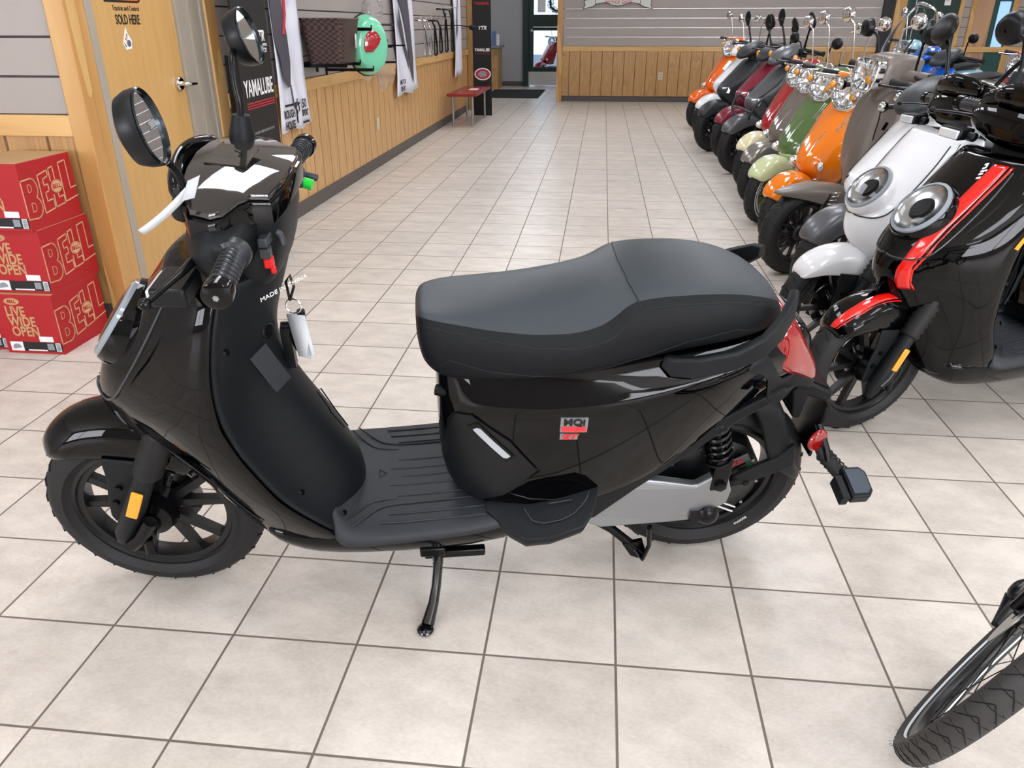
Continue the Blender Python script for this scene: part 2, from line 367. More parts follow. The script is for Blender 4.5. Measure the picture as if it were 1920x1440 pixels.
b = MB(); b.box((-.1, .01, .95), (.1, .015, 1.68)); b.build('window_pane', mat('daylight_pane', '#9fc4f5', .2, emit='#8fb6f5', es=.9), wn_, smooth=False)
sbox('trim_18', (7.8, YE-.04, 0), (7.9, YE+.05, CEIL), M_pine, .004)
b = MB(); slat(b, YE+.018, 'x', 7.9, XR, ZS, -1); struct(b.build('wall_end_right', [M_slat, M_groove], smooth=False))
sbox('trim_19', (7.0, YE-.06, RZ0), (XR, YE-.03, RZ1), M_pineH)
# entrance lobby at the far left
sbox('trim_20', (-1.29, 12.75+.02, 0), (-1.17, 12.9, CEIL), M_pine, .004)
sbox('wall_lobby_near', (XL-.1, 12.77, 0), (-1.29, 12.86, CEIL), M_panX)
sbox('wall_lobby_left', (-1.95, 12.86, 0), (-1.85, 18.6, CEIL), M_slat)
sbox('wall_lobby_back', (-1.95, 18.6, 0), (-1.03, 18.7, CEIL), mat('lobby_wall', '#b4b4b6', .6))
sbox('baseboard_lobby', (-1.85, 18.57, 0), (-1.03, 18.6, .1), M_base)
sbox('wall_lobby_right', (.0, YE+.12, 0), (.1, 19.2, CEIL), M_wall)
sbox('trim_21', (-1.03, 18.4, 0), (-.9, 18.75, CEIL), mat('green_jamb', '#14322d', .4))
de = empty('door_3', (-.5, 18.5, 0)); struct(de)
b = MB(); b.box((-.4, -.025, .03), (-.29, .025, 2.2)); b.box((.29, -.025, .03), (.4, .025, 2.2)); b.box((-.29, -.025, 1.2), (.29, .025, 1.53)); b.box((-.29, -.025, .03), (.29, .025, .42))
b.box((-.29, -.025, 2.1), (.29, .025, 2.2)); b.build('door_frame', M_green, de, smooth=False, bevel=.004)
b = MB(); b.box((-.29, -.008, .42), (.29, .002, 1.2)); b.box((-.29, -.008, 1.53), (.29, .002, 2.1))
b.build('door_glass', mat('door_glass', '#ffffff', .02, trans=1, ior=1.05), de, smooth=False)
b = MB(); b.box((-.4, -.035, .03), (.4, -.026, .32)); b.build('kick_plate', M_alum, de, smooth=False)
b = MB(); b.cyl((-.3, -.06, 1.27), (.4, -.06, 1.27), .014); b.lathe([(0, 0), (.03, 0), (.03, .02), (0, .02)], (-.33, -.03, 1.2), (0, -1, 0)); b.build('push_bar', M_alum, de)
b = MB(); b.box((-.2, -.035, 1.58), (-.02, -.027, 1.88)); b.build('door_poster', M_wht, de, smooth=False)
# outside, seen through the entrance glass
sbox('ground_outside', (-8, 21, -.12), (8, 40, -.02), mat('asphalt', '#7d8792', .9))
# enclosing walls behind the camera and at the right
sbox('wall_right', (XR, YB, 0), (XR+.1, 21, CEIL), M_wall)
sbox('wall_back', (-6, YB-.1, 0), (XR, YB, CEIL), M_wall)
sbox('wall_far_left', (-6.1, YB, 0), (-6, YF+.1, CEIL), M_wall)
# added glowing windows behind the camera to brighten the near floor, then ceiling troffers
wb = empty('fill_window_right', (5.6, YB, 0)); struct(wb)
b = MB()
for x in (-3.2, -1.07, 1.07, 3.2): b.box((x-.04, -.02, .75), (x+.04, .05, 2.75))
b.box((-3.24, -.02, .70), (3.24, .06, .78)); b.box((-3.24, -.02, 2.72), (3.24, .06, 2.8)); b.build('window_frame', M_frameg, wb, smooth=False)
b = MB(); b.box((-3.2, .005, .78), (3.2, .012, 2.72)); b.build('window_pane', mat('fill_light_pane', '#efeae2', .2, emit='#eef0fa', es=FILL_STRENGTH), wb, smooth=False)
wc = empty('fill_window_left', (-4.0, YB, 0)); struct(wc)  # second added glowing window, lifts the near left wall
b = MB()
for x in (-1.7, 0, 1.7): b.box((x-.04, -.02, .75), (x+.04, .05, 2.75))
b.box((-1.74, -.02, .70), (1.74, .06, .78)); b.box((-1.74, -.02, 2.72), (1.74, .06, 2.8)); b.build('window_frame', M_frameg, wc, smooth=False)
b = MB(); b.box((-1.7, .005, .78), (1.7, .012, 2.72)); b.build('window_pane', mat('fill_light_pane'), wc, smooth=False)
M_pan = mat('troffer_diffuser', '#ffffff', .5, emit='#f4f7ff', es=PANEL_STRENGTH)
k = 0
for ix in range(4):
    for iy in range(8):
        x, y = -.35+2.74*ix, -5.4+2.44*iy+(0.0)
        if y > 14.2: continue
        t = empty('ceiling_light', (x, y, CEIL)); tag(t, 'recessed white ceiling light panel over the showroom floor', 'ceiling light', 'ceiling light panels')
        b = MB(); b.box((-.3, -.61, -.012), (.3, .61, -.004)); b.build('diffuser', M_pan, t, smooth=False)
        b = MB()
        for lo, hi in (((-.33, -.64, -.016), (-.3, .64, 0)), ((.3, -.64, -.016), (.33, .64, 0)), ((-.3, -.64, -.016), (.3, -.61, 0)), ((-.3, .61, -.016), (.3, .64, 0))): b.box(lo, hi)
        b.build('frame', M_ceil, t, smooth=False)
t = empty('ceiling_light', (-.6, 16.2, CEIL)); tag(t, 'recessed light panel in the entrance lobby ceiling', 'ceiling light')
MB().box((-.3, -.61, -.012), (.3, .61, -.004)).build('diffuser', M_pan, t, smooth=False)
# ---------------- things on the left wall ----------------
M_redb = mat('red_carton', '#a8141c', .55); M_kraft = mat('kraft_cardboard', '#b9956a', .8); M_kraftp = mat('kraft_print', '#cfa77c', .7)
M_lblb = mat('black_label', '#141414', .5); M_lblw = mat('white_label', '#e6e8ea', .5); M_grl = mat('grey_print', '#8a8f95', .5)
def outline(b, poly, f, w=.0052, t=.0006, closed=True):
    for p, q in zip(poly, poly[1:]+(poly[:1] if closed else [])):
        d = Vector((q[0]-p[0], q[1]-p[1])); 
        if d.length < 1e-5: continue
        d.normalize(); nx, ny = -d.y*w/2, d.x*w/2; e = d*w/2
        b.prism([(p[0]-e.x+nx, p[1]-e.y+ny), (q[0]+e.x+nx, q[1]+e.y+ny), (q[0]+e.x-nx, q[1]+e.y-ny), (p[0]-e.x-nx, p[1]-e.y-ny)], f, 0, t)
def arcp(cx, cy, rx, ry, a0, a1, n): return [(cx+rx*cos(radians(a0+(a1-a0)*i/n)), cy+ry*sin(radians(a0+(a1-a0)*i/n))) for i in range(n+1)]
def carton(x1, y0, z0, label):
    t = empty('helmet_carton', (x1, y0, z0)); tag(t, label, 'cardboard box', 'red helmet cartons')
    Wd, Dp, Hh = .27, .34, .275
    b = MB(); b.box((-Wd, 0, 0), (0, Dp, Hh)); b.build('carton_body', M_redb, t, smooth=False, bevel=.002)
    b = MB(); b.box((-Wd+.002, .002, Hh), (-.002, Dp/2-.001, Hh+.0015)); b.box((-Wd+.002, Dp/2+.001, Hh), (-.002, Dp-.002, Hh+.0015)); b.build('carton_lid', M_kraft, t, smooth=False)
    # side print (face x = 0): u = y, v = z
    f = lambda u, v, d: Vector((d+.0004, u, v)); b = MB()
    B_ = [(-.0, .048), (-.0, .213)]; 
    outline(b, [(.0, .05), (.0, .205), (.06, .208)]+arcp(.06, .165, .032, .043, 90, -60, 6)+arcp(.055, .09, .042, .045, 60, -90, 6)[0:]+[(.03, .048)], f)
    outline(b, [(.035, .155), (.035, .185)]+arcp(.045, .17, .012, .015, 90, -90, 5), f, .003); outline(b, [(.035, .075), (.035, .11)]+arcp(.047, .0925, .014, .0175, 90, -90, 5), f, .003)
    E_ = [(.107, .055), (.107, .212), (.17, .224), (.17, .2), (.135, .192), (.135, .165), (.16, .168), (.16, .14), (.135, .136), (.135, .1), (.175, .104), (.175, .065)]
    outline(b, E_, f)
    outline(b, [(.181, .178), (.181, .228), (.211, .234), (.211, .182)], f, closed=False); outline(b, [(.183, .118), (.183, .066), (.246, .073), (.246, .106), (.212, .102), (.212, .118)], f, closed=False)
    outline(b, [(.338, .13), (.300, .126), (.300, .247), (.252, .241), (.252, .076), (.338, .088)], f, closed=False)
    b.build('printed_outline_letters', M_kraftp, t, smooth=False)
    b = MB(); b.prism(arcp(.212, .15, .036, .027, 0, 345, 24), f, .0004, .0012); b.build('oval_emblem', M_kraftp, t, smooth=False)
    b = MB(); outline(b, arcp(.212, .15, .032, .023, 0, 345, 24), f, .0015, .0018); b.build('emblem_ring', M_redb, t, smooth=False)
    text('emblem_text', 'BELL', (.0018, .212, .15), (0, 1, 0), (0, 0, 1), .026, M_redb, t, bold=.0006)
    # front print (face y = 0)
    for k_, (wd_, zz) in enumerate((('LIVE', .196), ('WIDE', .149), ('OPEN', .102))):
        text('slogan_text', wd_, (-.232+.004*k_, -.0008, zz), (1, 0, 0), (0, 0, 1), .062, M_kraft, t, sx=.80, bold=.0016, align='LEFT')
    g = lambda u, v, d: Vector((u, -d-.0004, v))
    b = MB(); b.prism(arcp(-.19, .243, .036, .016, 0, 345, 20), g, 0, .0006); b.build('oval_emblem', M_kraft, t, smooth=False)
    text('emblem_text', 'BELL', (-.19, -.0014, .243), (1, 0, 0), (0, 0, 1), .02, M_redb, t, bold=.0005)
    b = MB(); b.box((-.25, -.0012, .012), (-.005, 0, .055)); b.build('black_label', M_lblb, t, smooth=False)
    b = MB(); b.box((-.25, -.0016, .012), (-.19, -.001, .055)); b.box((-.035, -.0016, .013), (-.012, -.001, .054)); b.box((-.17, -.0016, .014), (-.08, -.001, .02)); b.box((-.105, -.0016, .058), (-.04, -.0006, .083)); b.build('white_label', M_lblw, t, smooth=False)
    b = MB(); b.prism(arcp(-.22, .03, .02, .016, -10, 190, 10)+[(-.24, .02)], lambda u, v, d: Vector((u, -d-.0017, v)), 0, .0004); b.box((-.075, -.0018, .02), (-.045, -.0012, .05)); b.build('helmet_print', M_grl, t, smooth=False)
    b = MB(); random.seed(3)
    for i in range(9): b.box((-.033+.001, -.002, .016+i*.004), (-.014, -.0016, .016+i*.004+.0022))
    b.build('barcode', M_lblb, t, smooth=False)
for i, w_ in enumerate(('bottom', 'middle', 'top')):
    carton(-1.5+(.002 if i == 1 else 0), 1.9+(0, .02, -.002)[i], .0+.2768*i, 'red helmet carton beside the wooden post, %s of the stack of three' % w_)
carton(-1.775, 1.93, 0, 'red helmet carton cut off by the left photo edge, left of the stack')
# door stickers
t = empty('door_sticker', (XL-.037, 2.83, 1.45)); tag(t, 'orange and black tyre brand sticker reading SOLD HERE on the wooden door', 'sticker')
fx = lambda u, v, d: Vector((d, u, v))
MB().prism([(-.16, -.02), (-.16, .12), (.16, .12), (.16, .0)]+arcp(.12, .02, .04, .04, 0, -90, 5)[1:], fx, 0, .0006).build('sticker_backing', M_lblb, t, smooth=False)
MB().prism([(-.15, -.01), (-.15, .12), (.15, .12), (.15, .0)]+arcp(.12, .02, .03, .03, 0, -90, 5)[1:], fx, .0006, .0012).build('orange_field', mat('orange_print', '#ff6a0a', .4), t, smooth=False)
text('sticker_text', 'Traction and Control', (.001, .01, -.045), (0, 1, 0), (0, 0, 1), .032, M_lblb, t, sx=.82)
text('sticker_text', 'SOLD HERE', (.001, .01, -.095), (0, 1, 0), (0, 0, 1), .06, M_lblb, t, sx=.68, bold=.0012)
t = empty('rider_sticker', (XL-.037, 2.80, 1.275)); tag(t, 'small white and grey motorbike sticker below the lettering on the wooden door', 'sticker')
MB().prism([(-.04, -.02), (-.02, -.05), (.03, -.045), (.04, -.01), (.015, .02), (.005, .05), (-.008, .03), (-.02, .01)], fx, 0, .0006).build('sticker_backing', M_wht, t, smooth=False)
b = MB(); b.prism(arcp(.012, -.022, .018, .016, 0, 330, 12), fx, .0006, .001); b.prism([(-.035, -.012), (-.01, -.035), (-.02, -.04)], fx, .0006, .001); b.prism([(-.004, .02), (.008, .02), (.004, -.005)], fx, .001, .0013); b.build('motorbike_print', mat('slate_print', '#5a6472', .5), t, smooth=False)
MB().prism([(-.018, -.005), (-.004, .012), (-.004, -.012)], fx, .001, .0014).build('orange_print', MATS['orange_print'], t, smooth=False)
# switch plates
o = MB().box((XL-.002, 6.95, .36), (XL+.006, 7.03, .475)).build('outlet_plate', mat('ivory_plastic', '#cfc6ae', .4), bevel=.003); tag(o, 'ivory wall outlet on the left wood panelling below the green top box', 'outlet')
t = empty('outlet_plate', (1.905, YE-.006, .455)); tag(t, 'ivory wall outlet on the end wall wood panelling', 'outlet')
MB().box((-.04, -.006, -.065), (.04, .002, .065)).build('cover_plate', MATS['ivory_plastic'], t, bevel=.003)
b = MB(); b.box((-.015, -.009, .012), (.015, -.005, .04)); b.box((-.015, -.009, -.04), (.015, -.005, -.012)); b.build('socket', mat('beige_plastic', '#a79c84', .4), t)
# black standee by the door
M_stand = mat('black_board_print', '#0b0907', .6)
def standee(name, p, rot, w, h, label, grp_text):
    t = empty(name, p, rot); tag(t, label, 'display stand')
    MB().box((0, 0, 0), (.012, w, h)).build('front_board', M_stand, t, smooth=False)
    MB().box((-.14, w*.35, 0), (0, w*.35+.012, h*.6)).build('rear_board', M_stand, t, smooth=False)
    return t
st = standee('lubricant_display', (-1.245, 3.50, 0), (0, 0, radians(4)), .58, 1.95, 'tall black lubricant display board standing beside the wooden door', None)
def stext(body, y, z, size, m, **k): return text('board_text', body, (.0128, y, z), (0, 1, 0), (0, 0, 1), size, m, st, **k)
stext('YAMALUBE', .30, .985, .132, M_wht, sx=.78, bold=.0016)
b = MB()
for i in range(3): b.box((.0122, .06, .905-.0145*i), (.0132, .56, .912-.0145*i))
b.build('red_stripes', mat('red_print'), st, smooth=False)
stext('YTR', .42, 1.27, .085, M_wht, sx=1.05, bold=.002, shear=.3); stext('YAMAHA RACING', .43, 1.222, .022, M_wht, sx=1.2); stext('PRODUCTS', .43, 1.19, .034, M_wht, sx=1.0, bold=.0006, shear=.2)
stext('THE ONLY LUBRICATION SOLUTION', .30, .735, .022, M_grl)
# hanging banners
def banner(name, x, y0, y1, z0, z1, label, wob=.012):
    t = empty(name, (x, (y0+y1)/2, z0)); tag(t, label, 'banner', 'white vinyl wall banners')
    w = (y1-y0)/2; n = 14; m_ = 18; vs = []; fs = []
    for j in range(m_+1):
        for i in range(n+1):
            u = -w+2*w*i/n; v = (z1-z0)*j/m_
            vs.append((wob*sin(i*.9+j*.25)+.02*max(0, 1-j/4)*(i/n), u*(1+.06*max(0, 1-j/2)), v-.012*cos(i*.7)*(j == 0)))
    for j in range(m_):
        for i in range(n): a = j*(n+1)+i; fs.append((a, a+1, a+n+2, a+n+1))
    me = MB().add(vs, fs); o = me.build('banner_sheet', mat('white_vinyl', '#dfe1ec', .45), t); s_ = o.modifiers.new('th', 'SOLIDIFY'); s_.thickness = .0015
    return t, w
M_scoot = mat('grey_scooter_print', '#4c4a52', .5); M_scr = mat('crimson_print', '#b02437', .5)
t, w = banner('scooter_banner', XL+.045, 4.38, 4.90, .65, 2.1, 'white banner with grey and red scooter print behind the black display board')
fb = lambda u, v, d: Vector((.016+d, u, v))
b = MB(); b.prism([(-.26, .95), (-.1, 1.0), (-.06, .85), (-.02, .62), (-.01, .45), (-.05, .3), (-.1, .28), (-.16, .34), (-.2, .5), (-.26, .6)], fb, 0, .001); b.prism([(-.26, .9), (-.15, 1.2), (-.02, 1.3), (-.02, 1.1), (-.1, .9)], fb, 0, .001)
b.tube([fb(-.06, .3, .002), fb(-.03, .15, .002), fb(0.0, .13, .002), fb(.04, .2, .002)], .006, 6); b.tube([fb(-.05, .98, .002), fb(.05, .88, .002), fb(.1, .86, .002)], .007, 6); b.ell(fb(.1, .86, .004), (.004, .035, .02)); b.build('scooter_print', M_scoot, t)
b = MB(); b.tube([fb(-.04, 1.3, .003), fb(-.01, 1.0, .003), fb(-.03, .75, .003), fb(-.09, .62, .003)], .012, 8); b.build('red_print_stripe', M_scr, t)
text('banner_text', 'ROUGH\nHOUSE', fb(-.13, .07, .0015), (0, 1, 0), (0, 0, 1), .075, M_lblb, t, sx=.75, bold=.0022, align='CENTER'); text('banner_text', 'R', fb(.04, .1, .0015), (0, 1, 0), (0, 0, 1), .2, M_lblb, t, sx=.85, bold=.004)
text('banner_text', '50', fb(.17, .155, .0015), (0, 1, 0), (0, 0, 1), .085, M_lblb, t, bold=.002); text('banner_text', 'SPORT', fb(.18, .09, .0015), (0, 1, 0), (0, 0, 1), .06, M_lblb, t, sx=.7, bold=.002)
b = MB(); b.prism([(-.2, .175), (.08, .175), (.08, .16), (-.2, .16)], fb, .001, .002); b.prism([(.06, .035), (.24, .035), (.24, .02), (.06, .02)], fb, .001, .002); b.build('logo_bars', M_lblb, t, smooth=False)
b = MB()
for u_, v_ in ((.24, .02), (.24, .35), (.24, .7), (-.22, .02)): b.lathe([(.003, 0), (.008, 0), (.008, .003), (.003, .003)], fb(u_, v_, .001), (1, 0, 0), 10)
b.build('grommets', M_alu, t)
t, w = banner('scooter_banner', XL+.045, 7.72, 8.62, .63, 2.1, 'white banner with grey scooter print hanging past the chair rail mid wall')
b = MB(); b.prism([(-.3, 1.4), (-.1, 1.5), (.1, 1.2), (.22, .75), (.3, .35), (.28, .08), (.18, .2), (.05, .5), (-.12, .8), (-.3, 1.0)], fb, 0, .001); b.prism([(-.3, .9), (-.15, .7), (-.05, .5), (.05, .4), (.1, .2), (-.1, .45), (-.28, .7)], fb, 0, .001); b.build('scooter_print', M_scoot, t)
text('banner_text', 'MOTOR\nSPORT', fb(-.24, .09, .0015), (0, 1, 0), (0, 0, 1), .07, M_lblb, t, bold=.001)
t, w = banner('scooter_banner', XL+.045, 11.3, 11.85, .62, 2.2, 'white banner hanging just left of the far black display board', .02)
b = MB(); b.prism([(-.1, .5), (.0, .7), (.05, 1.2), (-.08, 1.1)], fb, 0, .001); b.build('scooter_print', M_scoot, t)
# wall shelves, basket, top box
def bracket(b, x0, x1, y, z):
    b.box((x0, y-.006, z-.012), (x1, y+.006, z+.012)); b.box((x0, y-.012, z-.06), (x0+.012, y+.012, z+.03)); b.cyl((x1, y, z-.0), (x1, y, z+.03), .006)
t = empty('wicker_basket', (XL+.2, 5.15, 1.07)); tag(t, 'dark brown woven wicker basket on a black wall bracket', 'basket')
def rrect(w, d, r, z, n=4):
    o = []
    for cx, cy, a in ((w-r, d-r, 0), (-w+r, d-r, 90), (-w+r, -d+r, 180), (w-r, -d+r, 270)): o += [Vector((x, y, z)) for x, y in arcp(cx, cy, r, r, a, a+90, n)]
    return o
M_wick = bpy.data.materials.new('dark_wicker'); M_wick.use_nodes = True
nt = M_wick.node_tree; bs = nt.nodes['Principled BSDF']; g_ = node(nt, 'ShaderNodeTexCoord'); mp_ = node(nt, 'ShaderNodeMapping'); mp_.inputs['Scale'].default_value = (38, 38, 62); nt.links.new(g_.outputs['Object'], mp_.inputs[0])
ck = node(nt, 'ShaderNodeTexChecker'); ck.inputs['Scale'].default_value = 1; ck.inputs['Color1'].default_value = lin('#2a1c18'); ck.inputs['Color2'].default_value = lin('#54403a'); nt.links.new(mp_.outputs[0], ck.inputs[0]); nt.links.new(ck.outputs[0], bs.inputs['Base Color']); bs.inputs['Roughness'].default_value = .5
b = MB(); R_ = []
for i in range(13):
    q = i/12; R_.append(rrect(.135+.03*q, .17+.05*q, .04, .30*q))
for i in range(12, -1, -1):
    q = i/12; R_.append(rrect(.125+.03*q, .16+.05*q, .035, .004+.296*q))
b.loft(R_); b.build('basket_body', M_wick, t, ang=60)
b = MB(); b.tube([p for p in rrect(.163, .222, .045, .30, 6)], .008, 8, closed=True); b.build('basket_rim', M_wick, t)
o_ = MB(); bracket(o_, XL, XL+.36, 4.98, 1.055); bracket(o_, XL, XL+.36, 5.33, 1.055); o_.box((XL+.02, 4.9, 1.06), (XL+.03, 5.45, 1.08)); o = o_.build('wall_bracket', M_frk); tag(o, 'black steel bracket under the wicker basket', 'bracket')
M_sea = mat('seafoam_paint', '#74cfa6', .22, coat=.6)
t = empty('top_box', (XL+.3, 5.72, 1.18), (0, 0, radians(12))); tag(t, 'seafoam green scooter top box with red reflector hanging on the wall rack', 'luggage box')
b = MB(); rr = []
for i in range(9):
    q = i/8*pi/2; rr.append([Vector((sin(q)*.15, y*(.35+.65*cos(q)**.5 if i < 8 else .02), z*(.35+.65*cos(q)**.5 if i < 8 else .02))) for y, z in arcp(0, 0, .17, .235, 0, 345, 23)])
b.loft(rr); b.build('lid_shell', M_sea, t, sub=1).rotation_euler = (0, 0, radians(-62))
b = MB(); rr = [[Vector((-.1+x_, y*s_, z*s_)) for y, z in arcp(0, 0, .17, .235, 0, 345, 23)] for x_, s_ in ((-.02, .7), (.02, .9), (.098, 1), (.108, 1.02), (.112, 1.0))]; b.loft(rr); b.build('base_shell', mat('brown_shell', '#3a2620', .3), t, sub=0).rotation_euler = (0, 0, radians(-62))
b = MB(); N = 8
rows_ = []
for j in range(9):
    z = -.05+.25*j/8
    wv = .02+.060*sin(pi*min(1, (j+.8)/9.5))
    rows_.append([(y, z) for y in [-.085+(wv*2)*i/N-.0*(j/8) for i in range(N+1)]])
def dome(y, z):
    q = min(.97, sqrt((y/.17)**2+(z/.235)**2)); return .15*sqrt(max(0, 1-q**2.4))+.004
vs = [Vector((dome(y, z)+.0, y, z)) for r_ in rows_ for y, z in r_]
b.add(vs, [(j*(N+1)+i, j*(N+1)+i+1, (j+1)*(N+1)+i+1, (j+1)*(N+1)+i) for j in range(8) for i in range(N)]); o = b.build('red_reflector', mat('crimson_lens', '#a80f20', .12, coat=1), t); o.rotation_euler = (0, 0, radians(-62)); s_ = o.modifiers.new('t', 'SOLIDIFY'); s_.thickness = .012; s_.offset = 0
o_ = MB(); bracket(o_, XL, XL+.42, 5.5, 1.30); bracket(o_, XL, XL+.40, 5.55, 1.0); bracket(o_, XL, XL+.4, 6.05, 1.19); o = o_.build('wall_bracket', M_frk); tag(o, 'black steel rack arms holding the seafoam top box', 'bracket')
o = MB().add([Vector((.0, y, z)) for y, z in ((0, 0), (.055, 0), (.055, .075), (.045, .1), (.01, .1), (0, .075))], [(0, 1, 2, 3, 4, 5)]).build('price_tag', M_paper); o.location = (XL+.37, 5.2, 1.17); s_ = o.modifiers.new('t', 'SOLIDIFY'); s_.thickness = .001; tag(o, 'small white price tag hanging on the wicker basket', 'price tag')
M_bag = mat('clear_plastic_bag', '#f2f4f6', .08, trans=.9, ior=1.1, alpha=.55)
def bag(c, r, label, m=M_bag, nm='plastic_bag'):
    b = MB(); b.ell((0, 0, 0), r, 18, 14)
    for i, p in enumerate(b.v):
        k_ = .12*sin(p.z*95+p.y*60)+.1*sin(p.y*130+p.x*50); b.v[i] = Vector((p.x*(1+k_), p.y*(1+k_), p.z*(1+.05*sin(p.y*80))))
    o = b.build(nm, m, ang=25); o.location = c; tag(o, label, 'plastic bag', 'clear parts bags'); return o
bag((XL+.22, 6.30, 1.46), (.08, .16, .10), 'crumpled clear plastic bag on the rack right of the seafoam top box')
bag((XL+.12, 6.35, .97), (.05, .07, .12), 'clear plastic parts bag hanging lowest under the seafoam top box')
bag((XL+.12, 6.9, .93), (.06, .13, .2), 'larger clear plastic parts bag hanging over the chair rail')
bag((XL+.1, 7.25, .98), (.05, .1, .2), 'cloudy clear plastic parts bag hanging beside the grey scooter banner')
t = empty('luggage_bracket', (XL, 6.6, 1.2)); tag(t, 'black steel luggage bracket between the top box and grey banner', 'bracket')
b = MB(); b.box((0, -.02, -.15), (.03, .02, .15)); b.box((0, .1, -.15), (.03, .14, .15)); b.box((.0, -.2, .12), (.25, .3, .14)); b.build('plate', M_frk, t)
b = MB(); b.tube([(0, -.2, -.05), (.35, -.2, -.05)], .007); b.tube([(0, .3, -.05), (.35, .3, -.05)], .007); b.tube([(0, .1, -.19), (.3, .1, -.19)], .009); b.build('arms', M_frk, t)
def hanging_rack(y, z, L_, m, label):
    t = empty('carrier_rack', (XL+.02, y, z)); tag(t, label, 'luggage rack', 'scooter carrier racks on the left wall')
    b = MB(); b.tube([(0, 0, .0), (.12, .02, -.01), (.14, .05, -L_), (.10, .1, -L_-.03), (.08, .14, -L_), (.1, .12, -.05)], .011, 8, smooth=1); b.tube([(.13, .03, -L_*.5), (.09, .13, -L_*.5)], .008, 8); b.build('tube_frame', m, t)
    b = MB(); b.tube([(0, 0, .02), (.2, 0, .02), (.21, 0, .045)], .005, 6); b.build('hook', M_chr, t)
for i, (y, z, L_, m_, s_) in enumerate(((8.8, 1.38, .38, M_chr, 'chrome carrier rack nearest to the grey scooter banner'), (9.1, 1.38, .38, M_chr, 'second chrome carrier rack right of the grey banner'), (9.4, 1.38, .38, M_frk, 'black carrier rack next to the chrome ones'), (9.75, 1.38, .36, M_frk, 'black carrier rack in the middle of the wall row'), (10.15, 1.52, .5, M_frk, 'tall black carrier rack hung higher on the wall'), (10.6, 1.52, .5, M_frk, 'last tall black carrier rack before the far display board'))): hanging_rack(y, z, L_, m_, s_)
t = empty('wall_mirror', (XL, 11.0, 1.3)); tag(t, 'black scooter mirror on a thin arm in front of the far banner', 'mirror')
MB().tube([(0, -.6, .02), (.2, -.2, .02), (.3, .2, .0)], .007).build('arm', M_frk, t); MB().ell((.33, .3, -.01), (.06, .12, .04)).build('mirror_head', M_mat, t)
# far display board and bench
st2 = empty('lubricant_display', (-1.2, 11.95, 0)); tag(st2, 'narrow black lubricant display board at the end of the left wall', 'display stand')
MB().box((0, 0, 0), (.29, .012, 1.95)).build('front_board', M_stand, st2, smooth=False)
for body, z, s_, m_, k in (('YAMAHA', 1.62, .055, mat('red_print'), {}), ('YTR', 1.28, .075, M_wht, dict(shear=.3)), ('YAMALUBE', .97, .06, M_wht, dict(sx=.8))): text('board_text', body, (.15, -.0008, z), (1, 0, 0), (0, 0, 1), s_, m_, st2, bold=.0012, **k)
fe = lambda u, v, d: Vector((.15+u, -d, .62+v))
b = MB(); b.prism(arcp(0, 0, .13, .09, 0, 345, 24), fe, 0, .001, mi=0); b.prism(arcp(0, 0, .115, .075, 0, 345, 24), fe, .001, .002, mi=1); b.prism(arcp(0, 0, .07, .045, 0, 345, 24), fe, .002, .003, mi=2); b.build('oval_emblem', [M_wht, M_scr, M_grl], st2, smooth=False)
b = MB(); b.box((.04, -.0015, .915), (.26, -.0005, .922)); b.build('red_stripes', MATS['red_print'], st2, smooth=False)
t = empty('bench', (-1.06, 11.0, 0), (0, 0, 0)); tag(t, 'red topped bench with silver legs against the left wall', 'bench')
MB().box((-.26, -.75, .42), (.16, .75, .455)).build('seat', mat('red_laminate', '#8e1f23', .25), t, smooth=False, bevel=.01)
for x, y in ((-.2, -.6), (.08, -.6), (-.2, .62), (.08, .62)): MB().cyl((x, y, 0), (x, y, .42), .016).build('leg', M_alu, t)
o = MB().box((-1.12, 10.95, .456), (-1.0, 11.2, .462), Matrix.Identity(4)).build('folded_paper', M_wht); tag(o, 'white folded paper lying on the red bench', 'paper')
o = MB().box((-1.55, 15.2, 0), (-.42, 17.3, .012)).build('doormat', mat('black_mat', '#17191b', .9)); tag(o, 'black rubber doormat inside the entrance door', 'doormat')
t = empty('counter', (-1.60+.13, 17.0, 0)); tag(t, 'small grey topped counter beside the entrance lobby wall', 'counter')
MB().box((-.35, .4, 0), (-.02, 1.2, .85)).build('cabinet', M_panY, t, smooth=False); MB().box((-.35, .3, .86), (.02, 1.3, .9)).build('worktop', M_grl, t, smooth=False, bevel=.004)
for i in range(3):
    o = MB().box((-1.72+.07*i, 17.4+.25*i, .9), (-1.66+.07*i, 17.55+.25*i, 1.25-.06*i)).build('brochure', (M_wht, mat('blue_print', '#5a7fb0', .5), M_wht)[i], smooth=False); tag(o, ('white notice leaning nearest on the lobby counter', 'blue brochure stack between two white ones on the lobby counter', 'white brochure stack farthest on the lobby counter')[i], 'brochure')
# ribbon sign on the end wall
t = empty('ribbon_sign', (1.05, YE-.04, 1.66)); tag(t, 'white ribbon shaped sign with red script on the end wall', 'sign')
fr_ = lambda u, v, d: Vector((u, -d, v))
def rib(off, w):
    top = [(x, .06+.02*cos(x*6)-.9*x*x*.12*(1 if abs(x) > .3 else 0)) for x in [i*.05-.45 for i in range(19)]]
    return top
mid = [(-.4, .1), (-.2, .14), (0, .1), (.2, .14), (.4, .1), (.4, .0), (.22, .03), (.1, -.015), (0, -.03), (-.1, -.015), (-.22, .03), (-.4, .0)]
tails = ([(-.38, .1), (-.38, .0), (-.48, -.05), (-.62, -.075), (-.585, -.02), (-.6, .06), (-.5, .08)], [(.38, .1), (.38, .0), (.48, -.05), (.62, -.075), (.585, -.02), (.6, .06), (.5, .08)])
b = MB(); b.prism(mid, fr_, .006, .014)
for tl in tails: b.prism(tl, fr_, 0, .008)
b.build('ribbon', mat('cream_print', '#d8d8d2', .5), t, smooth=False)
